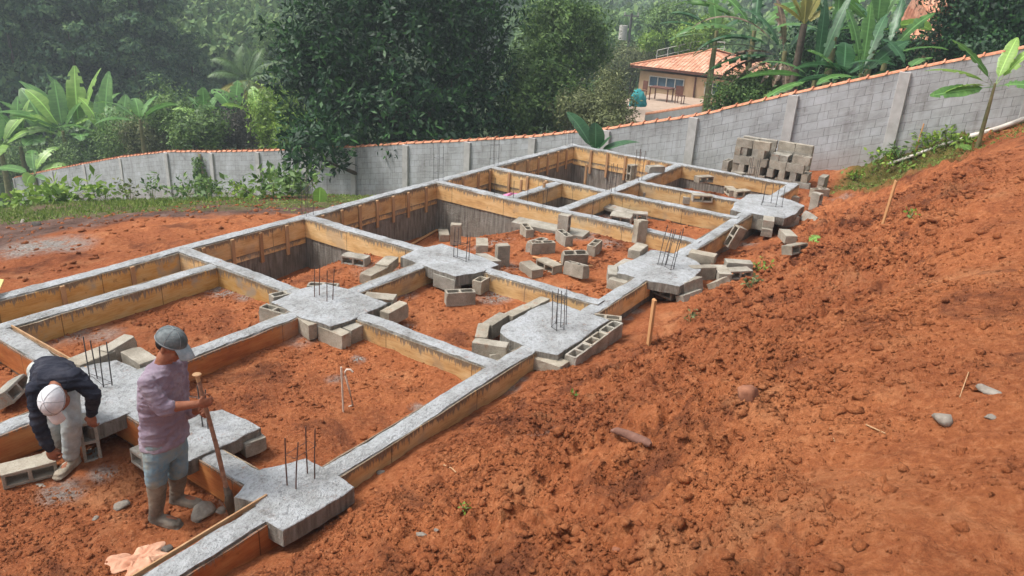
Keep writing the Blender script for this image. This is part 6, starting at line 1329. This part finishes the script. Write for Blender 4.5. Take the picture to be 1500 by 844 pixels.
# ---- the bent man
B = at(100, 677, -.31); org = Vector(B); per = empty('person', B, label='man bent double in dark navy top, pale jeans and white cap, gripping two blocks', cat='person', group='men working on the foundation')
P = lambda x, y, o: vp(x, y, B, o)
fw = (-FH*.93-RH*.10).normalized(); lat = RH                                  # faces the camera; lat = his left
footL = P(106, 676, -.05); footR = P(88, 664, .12); footL.z = gz(footL.x, footL.y); footR.z = gz(footR.x, footR.y)
hipC = P(77, 545, .17); sC = P(83, 557, -.22); hd = P(82, 586, -.37); neck = P(84, 567, -.28)
kL, kR = P(105, 622, -.05), P(78, 620, .06); aL, aR = footL+K*.09, footR+K*.09
sL, sR = P(111, 553, -.20), P(53, 570, -.24); eL, wL = P(137, 578, -.22), P(134, 607, -.06); eR, wR = P(57, 622, -.30), P(73, 658, -.29)
hL, hR = hipC+lat*.10, hipC-lat*.10; ax = (sC-hipC).normalized(); bk = lat.cross(ax); bk = bk if bk.z > 0 else -bk
mb = MB(); loft(mb, [(hipC-ax*.10, lat*.14, bk*.10), (hipC, lat*.165, bk*.12), (hipC.lerp(sC, .5), lat*.155, bk*.11), (hipC.lerp(sC, .85), lat*.175, bk*.11), (sC+ax*.05, lat*.13, bk*.08)])
hf2 = (fw*.35-K*.93).normalized(); hu2 = (fw*.90+K*.30)
chain(mb, [sC, neck, hd-hu2*.05], [.07, .058, .056]); f_, u_, r_ = head(mb, hd, hf2, hu2, 1.0)
for h_, k_, a_ in ((hR, kR, aR), (hL, kL, aL)): chain(mb, [h_, h_.lerp(k_, .5), k_, k_.lerp(a_, .3), a_], [.085, .074, .056, .054, .038]); ell(mb, a_+fw*.06-K*.05, (fw*.11, lat*.04, K*.035))
for s_, e_, w_ in ((sR, eR, wR), (sL, eL, wL)): chain(mb, [s_, s_.lerp(e_, .5), e_, e_.lerp(w_, .3), w_], [.056, .048, .040, .040, .026])
hand(mb, wL, -K*.95-FH*.2, FH, .9, 1.05, -1); hand(mb, wR, -K*.95+RH*.1, FH, .75, 1.05, 1)
fuse('body', mb, 'skin', per, org, .006, 4); eyes(per, hd, f_, u_, r_, org); cap(per, hd+u_*.012, f_, u_, r_, org, 'white', 'white', 1.10)
c_ = hd+u_*.012; mb = MB(); ell(mb, c_+f_*.098+u_*.070-org, ((f_*.25-u_*.0)*.02+f_*.006, r_*.036, (u_*.9-f_*.42)*.026)); mb.build('cap_print', M['greytrim'], per)
mb = MB(); loft(mb, [(hipC-ax*.06+bk*.01, lat*.185, bk*.135), (hipC+ax*.05+bk*.02, lat*.19, bk*.14), (hipC.lerp(sC, .5)+bk*.02, lat*.185, bk*.135), (hipC.lerp(sC, .85), lat*.205, bk*.13), (sC+ax*.05, lat*.16, bk*.095), (sC+ax*.09, lat*.08, bk*.07)])
for s_, e_, w_ in ((sR, eR, wR), (sL, eL, wL)): chain(mb, [s_, s_.lerp(e_, .5), e_, e_.lerp(w_, .5), w_.lerp(e_, .08)], [.074, .066, .055, .050, .041])
fuse('pullover', mb, 'navy', per, org, .008, 4, .014, .08, 5)
mb = MB(); mb.tube([sR-lat*.066+K*.02-org, hipC.lerp(sC, .3)-lat*.192-org, hipC-lat*.190-K*.03-org], .009, 6); mb.build('side_stripe', M['greytrim'], per)
mb = MB(); loft(mb, [(hipC+ax*.03, lat*.165, bk*.125), (hipC-ax*.08, lat*.18, bk*.13), (hipC-ax*.13-K*.04, lat*.15, bk*.11)])
for h_, k_, a_ in ((hR, kR, aR), (hL, kL, aL)): chain(mb, [h_, h_.lerp(k_, .5), k_, k_.lerp(a_, .5), a_+K*.03], [.10, .092, .078, .072, .066])
fuse('jeans', mb, 'palejean', per, org, .008, 4, .008, .14, 11)
boot(per, footL, -FH*.9-RH*.12, kL, org, 'shoe', footL.z-.005, .27, .055, False); boot(per, footR, -FH*.8-RH*.5, kR, org, 'shoe', footR.z-.005, .27, .055, False)
# ---- the man in the pit, mostly hidden
B = Vector((12.25, 8.45, -1.0)); org = Vector(B); per = empty('person', B, label='person in a pink top stooping low inside the rear pit, mostly hidden by beams', cat='person', group='men working on the foundation')
fw = (-FH*.6+RH*.8).normalized(); lat = fw.cross(K); hipC = B+K*.50-fw*.12; sC = B+K*.72+fw*.22; hd = sC+fw*.16-K*.06
ax = (sC-hipC).normalized(); bk = lat.cross(ax); bk = bk if bk.z > 0 else -bk
mb = MB(); loft(mb, [(hipC-ax*.1, lat*.14, bk*.10), (hipC, lat*.16, bk*.12), (hipC.lerp(sC, .6), lat*.16, bk*.11), (sC+ax*.04, lat*.12, bk*.08)]); chain(mb, [sC, hd], [.07, .055]); f_, u_, r_ = head(mb, hd, (fw*.5-K*.8).normalized(), fw*.8+K*.5, 1.)
for sg in (-1, 1):
    k_ = B+fw*.28+lat*.14*sg+K*.42; a_ = B+fw*.02+lat*.12*sg+K*.08; chain(mb, [hipC+lat*.09*sg, k_, a_], [.09, .056, .04]); ell(mb, a_+fw*.06-K*.05, (fw*.12, lat*.04, K*.035))
    s_ = sC+lat*.17*sg; e_ = s_+fw*.1-K*.25; w_ = e_+fw*.16-K*.12; chain(mb, [s_, e_, w_], [.055, .042, .028]); hand(mb, w_, fw*.6-K*.8, -fw, .6, 1., sg)
fuse('body', mb, 'skin', per, org, .009, 4); cap(per, hd+u_*.012, f_, u_, r_, org, 'capg', 'capg', 1.1)
mb = MB(); loft(mb, [(hipC-ax*.08, lat*.18, bk*.14), (hipC, lat*.185, bk*.14), (hipC.lerp(sC, .6), lat*.19, bk*.13), (sC+ax*.05, lat*.14, bk*.09)])
for sg in (-1, 1): s_ = sC+lat*.17*sg; e_ = s_+fw*.1-K*.25; chain(mb, [s_, e_, e_+fw*.08-K*.06], [.075, .06, .05])
fuse('top', mb, 'pink', per, org, .010, 4, .012, .08, 5)
mb = MB()
for sg in (-1, 1): k_ = B+fw*.28+lat*.14*sg+K*.42; a_ = B+fw*.02+lat*.12*sg+K*.08; chain(mb, [hipC+lat*.09*sg, k_, a_+K*.04], [.11, .075, .065])
fuse('trousers', mb, 'jean', per, org, .010, 4, .01, .06, 5)
# ------------------------------------------------------------------ houses, pole, garden wall beyond the boundary
M['render'] = m_simple('ochre_render', (.44, .29, .17), (.54, .37, .23), 2, .9, .2)
M['fascia'] = m_simple('brown_fascia', (.09, .035, .025), (.16, .07, .05), 5, .8)
M['glass'] = m_simple('window_glass', (.04, .07, .10), (.10, .15, .20), 1.5, .12, 0, .6); M['frame'] = m_simple('pale_frame', (.42, .40, .36), (.55, .53, .48), 5, .6)
M['terra'] = m_simple('terrace_paving', (.36, .26, .19), (.47, .36, .28), 3, .9)
def m_roof():
    m = mat('roof_tiles', rough=.85); t = NT(m); uv = t.co('UV'); n = t.noise(uv, 2.2, 5, .7)
    sx = t.n('ShaderNodeSeparateXYZ'); t.l(uv, sx.inputs[0]); wv = t.math('SINE', t.math('MULTIPLY', sx.outputs[0], 2*PI/.24)); st = t.math('FRACT', t.math('MULTIPLY', sx.outputs[1], 1/.38))
    vor = t.n('ShaderNodeTexVoronoi'); t.l(t.map(uv, (4.2, 2.6, 1)), vor.inputs['Vector']); vor.inputs['Scale'].default_value = 1
    c = t.ramp(n, [(.3, (.42, .16, .09)), (.5, (.60, .28, .17)), (.7, (.72, .42, .28))]); sp = t.n('ShaderNodeSeparateColor'); t.l(vor.outputs['Color'], sp.inputs[0])
    c = t.mix(.35, c, t.ramp(sp.outputs[0], [(0., (.38, .13, .08)), (.5, (.62, .30, .18)), (1., (.80, .60, .46))]))
    t.base(c); h = t.math('ADD', t.math('MULTIPLY', wv, .5), t.math('MULTIPLY', st, -.5)); t.nrm(t.bump(h, 1., .07)); return m
M['roof'] = m_roof()
def face_uv(name, quads, uvs, mt, parent):
    V = [tuple(v) for q in quads for v in q]; F_ = []; i = 0
    for q in quads: F_.append(tuple(range(i, i+len(q)))); i += len(q)
    me = D.meshes.new(name); me.from_pydata(V, [], F_); ul = me.uv_layers.new(name='UVMap')
    flat = [u for q in uvs for u in q]
    for lp in me.loops: ul.data[lp.index].uv = flat[lp.vertex_index]
    return link(name, me, M[mt], parent)
def hip_roof(parent, x0, x1, y0, y1, z, rise, th=.10):
    """hipped roof, ridge along y, with thickness, tile lips and fascia"""
    h = (x1-x0)/2; xm = (x0+x1)/2; a, b, c, d = Vector((x0, y0, z)), Vector((x0, y1, z)), Vector((x1, y1, z)), Vector((x1, y0, z)); r0, r1 = Vector((xm, y0+h, z+rise)), Vector((xm, y1-h, z+rise)); s = math.hypot(h, rise)
    face_uv('roof', [[a, r0, r1, b], [b, r1, c], [c, r1, r0, d], [d, r0, a]], [[(y0, 0), (y0+h, s), (y1-h, s), (y1, 0)], [(0, 0), (h, s), (2*h, 0)], [(y1, 0), (y1-h, s), (y0+h, s), (y0, 0)], [(0, 0), (h, s), (2*h, 0)]], 'roof', parent)
    mb = MB(); 
    for p, q in ((a, r0), (b, r1), (r0, r1), (c, r1), (d, r0)): mb.tube([p+K*.02, q+K*.02], .07, 7)
    mb.build('ridge', M['tile'], parent)
    mb = MB(); mb.box(((x0+x1)/2, (y0+y1)/2, z-.085), (x1-x0-.04, y1-y0-.04, .15)); mb.build('fascia', M['fascia'], parent)
def window(parent, x, y0, y1, z0, z1, cols=3):
    w = MB(); t = .05
    w.box((x-.02, (y0+y1)/2, z1-t/2), (.08, y1-y0, t)); w.box((x-.02, (y0+y1)/2, z0+t/2), (.08, y1-y0, t))
    for k in range(cols+1): w.box((x-.02, y0+(y1-y0)*k/cols*(1-.0)+(.02 if k == 0 else -.02 if k == cols else 0), (z0+z1)/2), (.07, .045, z1-z0-2*t))
    f = w.build('window', M['frame'], parent)
    MB().box((x+.004, (y0+y1)/2, (z0+z1)/2), (.012, y1-y0-.06, z1-z0-.06)).build('pane', M['glass'], f)
X0 = 46.; yl = pa(938, 103, X0).y; yr = yl-6.4; zt = -1.06; hs_ = empty('house', (X0, yl, -5.2), label='ochre house with orange tiled hip roof and long dark window beyond the wall', cat='house'); o_ = Vector((X0, yl, -5.2))
def hb(c, size, name, mt, **k): return MB().box(Vector(c)-o_, size).build(name, M[mt], hs_, **k)
hb((X0+3.4, (yl+yr)/2, -3.2), (6.8, 6.4, 4.25), 'walls', 'render')
rr_ = empty('tmp', (0, 0, 0)); rr_.parent = hs_
def to_house(o):
    o.parent = hs_; o.location = -o_; return o
for f in (lambda: hip_roof(hs_, X0-.35, X0+7.6, yr-.6, yl+.55, zt+.30, 1.15),): 
    before = set(D.objects); f(); [to_house(x) for x in set(D.objects)-before]
before = set(D.objects)
window(hs_, X0-.02, pa(1003, 117, X0).y, pa(952, 112, X0).y, -1.95, -1.30, 4); window(hs_, X0-.02, pa(1056, 122, X0).y, pa(1034, 120, X0).y, -2.0, -1.30, 2)
for x in set(D.objects)-before:
    if x.parent == hs_: x.location = -o_
D.objects.remove(rr_)
q = pa(1019, 120, X0); MB().tube([Vector((X0-.06, q.y, -1.1))-o_, Vector((X0-.06, q.y, -3.3))-o_], .05, 8).build('downpipe', M['fascia'], hs_)
MB().box(Vector((X0-.04, (yl+yr)/2, -3.05))-o_, (.05, 6.42, .10)).build('skirting', M['frame'], hs_)
# terrace with garden wall
gw = empty('garden_wall', (33, 12.5, -3), label='low grey garden wall with orange coping in front of the ochre house', cat='wall'); og = Vector((33, 12.5, -3))
A_, B_ = pa(945, 169, 33), pa(1052, 152, 33); mb = MB(); mb.add([A_-og, B_-og, B_-K*2.5-og, A_-K*2.5-og, A_+Vector((.2, 0, 0))-og, B_+Vector((.2, 0, 0))-og, B_+Vector((.2, 0, -2.5))-og, A_+Vector((.2, 0, -2.5))-og], [(0, 1, 2, 3), (4, 7, 6, 5), (0, 4, 5, 1), (1, 5, 6, 2), (2, 6, 7, 3), (3, 7, 4, 0)]); mb.build('wall', M['pillar'], gw)
MB().tube([A_+Vector((.1, 0, .02))-og, B_+Vector((.1, 0, .02))-og], .1, 8).build('coping', M['tile'], gw)
tz = pa(1020, 150, 43).z; te = link('terrace', None or MB().box((40, (A_.y+B_.y)/2+2.2, tz-.35), (11, 9, .5)).mesh('terrace'), M['terra'], kind='structure', label='reddish paved terrace in front of the ochre house')
def place_table():
    c = pa(966, 160, 42.5); z = tz-.1; r = empty('garden_table', (c.x, c.y, z), label='dark garden table on the terrace of the ochre house', cat='table')
    MB().box((0, 0, .74), (.9, 1.3, .05)).build('tabletop', M['fascia'], r)
    for sx in (-.38, .38):
        for sy in (-.55, .55): MB().box((sx, sy, .36), (.06, .06, .72)).build('leg', M['fascia'], r)
    for i, (dx, dy, lb) in enumerate([(-.2, -1.25, 'dark chair right of the garden table on the terrace'), (-.1, 1.2, 'dark chair left of the garden table on the terrace')]):
        q = empty('garden_chair', (c.x+dx, c.y+dy, z), i*2.6, label=lb, cat='chair', group='garden chairs on the terrace')
        MB().box((0, 0, .44), (.45, .45, .04)).build('seat', M['fascia'], q); MB().box((-.2, 0, .75), (.04, .45, .5)).build('backrest', M['fascia'], q)
        for sx in (-.19, .19):
            for sy in (-.19, .19): MB().box((sx, sy, .21), (.04, .04, .42)).build('leg', M['fascia'], q)
place_table()
M['teal'] = m_simple('turquoise_cloth', (.03, .28, .30), (.08, .45, .46), 4, .7)
c = pd(934, 152, 36); crumple('turquoise_sheet', c-K*.1, (.2, .28, .5), [M['teal'], M['teal']], 'turquoise cloth hanging among the leaves left of the terrace', 'cloth', 9)
# railing on the upper terrace behind the roof
rl = empty('roof_railing', (55, 22, 0), label='thin grey railing of the upper terrace behind the tiled roof', cat='railing'); orl = Vector((55, 22, 0))
pts = [pa(963, 74, 55), pa(1020, 61, 55), pa(1062, 62, 55)]; pts = [p+K*.0 for p in pts]
MB().tube([p-orl for p in pts], .035, 6).build('top_rail', M['frame'], rl); MB().tube([p-K*.45-orl for p in pts], .025, 6).build('mid_rail', M['frame'], rl)
for k in range(8):
    t = k/7*2; p = pts[int(min(t, 1.999))].lerp(pts[int(min(t, 1.999))+1], t-int(min(t, 1.999))); MB().box(p-K*.45-orl, (.05, .05, .95)).build('post', M['frame'], rl)
# second house, mostly hidden by leaves
h2 = empty('house', (40, 4, 0), label='second house with orange tiled roof, mostly hidden behind the right banana plants', cat='house'); o2 = Vector((40, 4, 0))
ya, yb = pa(1402, 40, 38).y, pa(1315, 40, 38).y; zb = pa(1350, 62, 38).z
before = set(D.objects); hip_roof(h2, 38, 42.4, ya, yb+.2, zb+.1, 1.8)
for x in set(D.objects)-before: x.location = -o2
MB().box(Vector((40.3, (ya+yb)/2, zb-2.2))-o2, (3.4, abs(yb-ya)-.6, 4.2)).build('walls', M['render'], h2)
# utility pole
c = pd(921, 62, 78); tp_ = pd(924, 19, 78); up_ = empty('utility_pole', c-K*6, label='dark utility pole with a pale transformer against the misty hill', cat='utility pole'); ou = c-K*6
M['poled'] = m_simple('weathered_pole', (.06, .06, .055), (.12, .12, .11), 4, .8)
MB().tube([Vector((0, 0, 0)), Vector((0, 0, (tp_-ou).z))], [.17, .13], 10).build('pole', M['poled'], up_)
hz = (tp_-ou).z; MB().box(Vector((0, 0, hz-.25)), (.12, 1.7, .14)).build('crossarm', M['poled'], up_)
MB().tube([Vector((-.3, .6, hz-2.6)), Vector((-.3, .6, hz-1.2))], .42, 12).build('transformer', M['frame'], up_)
for k in (-.75, .75): MB().tube([Vector((0, k, hz-.18)), Vector((0, k, hz+.1))], .06, 8).build('insulator', M['frame'], up_)
# ------------------------------------------------------------------ camera, light, air
cd = D.cameras.new('camera'); cam = D.objects.new('camera', cd); COL.objects.link(cam)
cd.lens = 36*F/1500; cd.sensor_width = 36; cd.clip_start = .05; cd.clip_end = 2000
Rm = Matrix((CR, CU, -CW)).transposed(); cam.matrix_world = Matrix.Translation(CP) @ Rm.to_4x4()
scene.camera = cam
w = D.worlds.new('World'); scene.world = w; w.use_nodes = True; nt = w.node_tree
sky = nt.nodes.new('ShaderNodeTexSky'); sky.sky_type = 'NISHITA'; sky.sun_disc = False
SUN_EL, SUN_AZ = 58, 250
sky.sun_elevation = math.radians(SUN_EL); sky.air_density = 1.0; sky.dust_density = 6; sky.ozone_density = 1
# direction the light comes from, in the scene frame
sd = Vector((-.30, .42, .85)).normalized()
sky.sun_elevation = math.asin(sd.z); sky.sun_rotation = math.atan2(sd.x, sd.y)
hs = nt.nodes.new('ShaderNodeHueSaturation'); hs.inputs['Saturation'].default_value = .35
nt.links.new(sky.outputs[0], hs.inputs['Color']); nt.links.new(hs.outputs[0], nt.nodes['Background'].inputs[0])
nt.nodes['Background'].inputs[1].default_value = .135
sl = D.lights.new('sun', 'SUN'); sl.energy = 2.0; sl.angle = math.radians(13); sl.color = (1, .96, .9)
so = D.objects.new('sun', sl); COL.objects.link(so); so.rotation_euler = (-sd).to_track_quat('-Z', 'Y').to_euler()
HAZE = .0016
mb = MB(); mb.box((130, 60, 25), (420, 560, 110))
m = D.materials.new('air'); m.use_nodes = True; t = m.node_tree; t.nodes.remove(t.nodes['Principled BSDF'])
v = t.nodes.new('ShaderNodeVolumePrincipled'); v.inputs['Density'].default_value = HAZE; v.inputs['Color'].default_value = (.80, .92, 1, 1); v.inputs['Anisotropy'].default_value = .2
t.links.new(v.outputs[0], t.nodes['Material Output'].inputs['Volume'])
mb.build('haze', m, kind='stuff', label='thin pale mist fading the distant wooded hills')
vs = scene.view_settings; vs.view_transform = 'Standard'; vs.look = 'None'; vs.gamma = 1; vs.use_curve_mapping = False; vs.exposure = 0.7
scene.render.engine = 'CYCLES'
scene.cycles.volume_bounces = 0
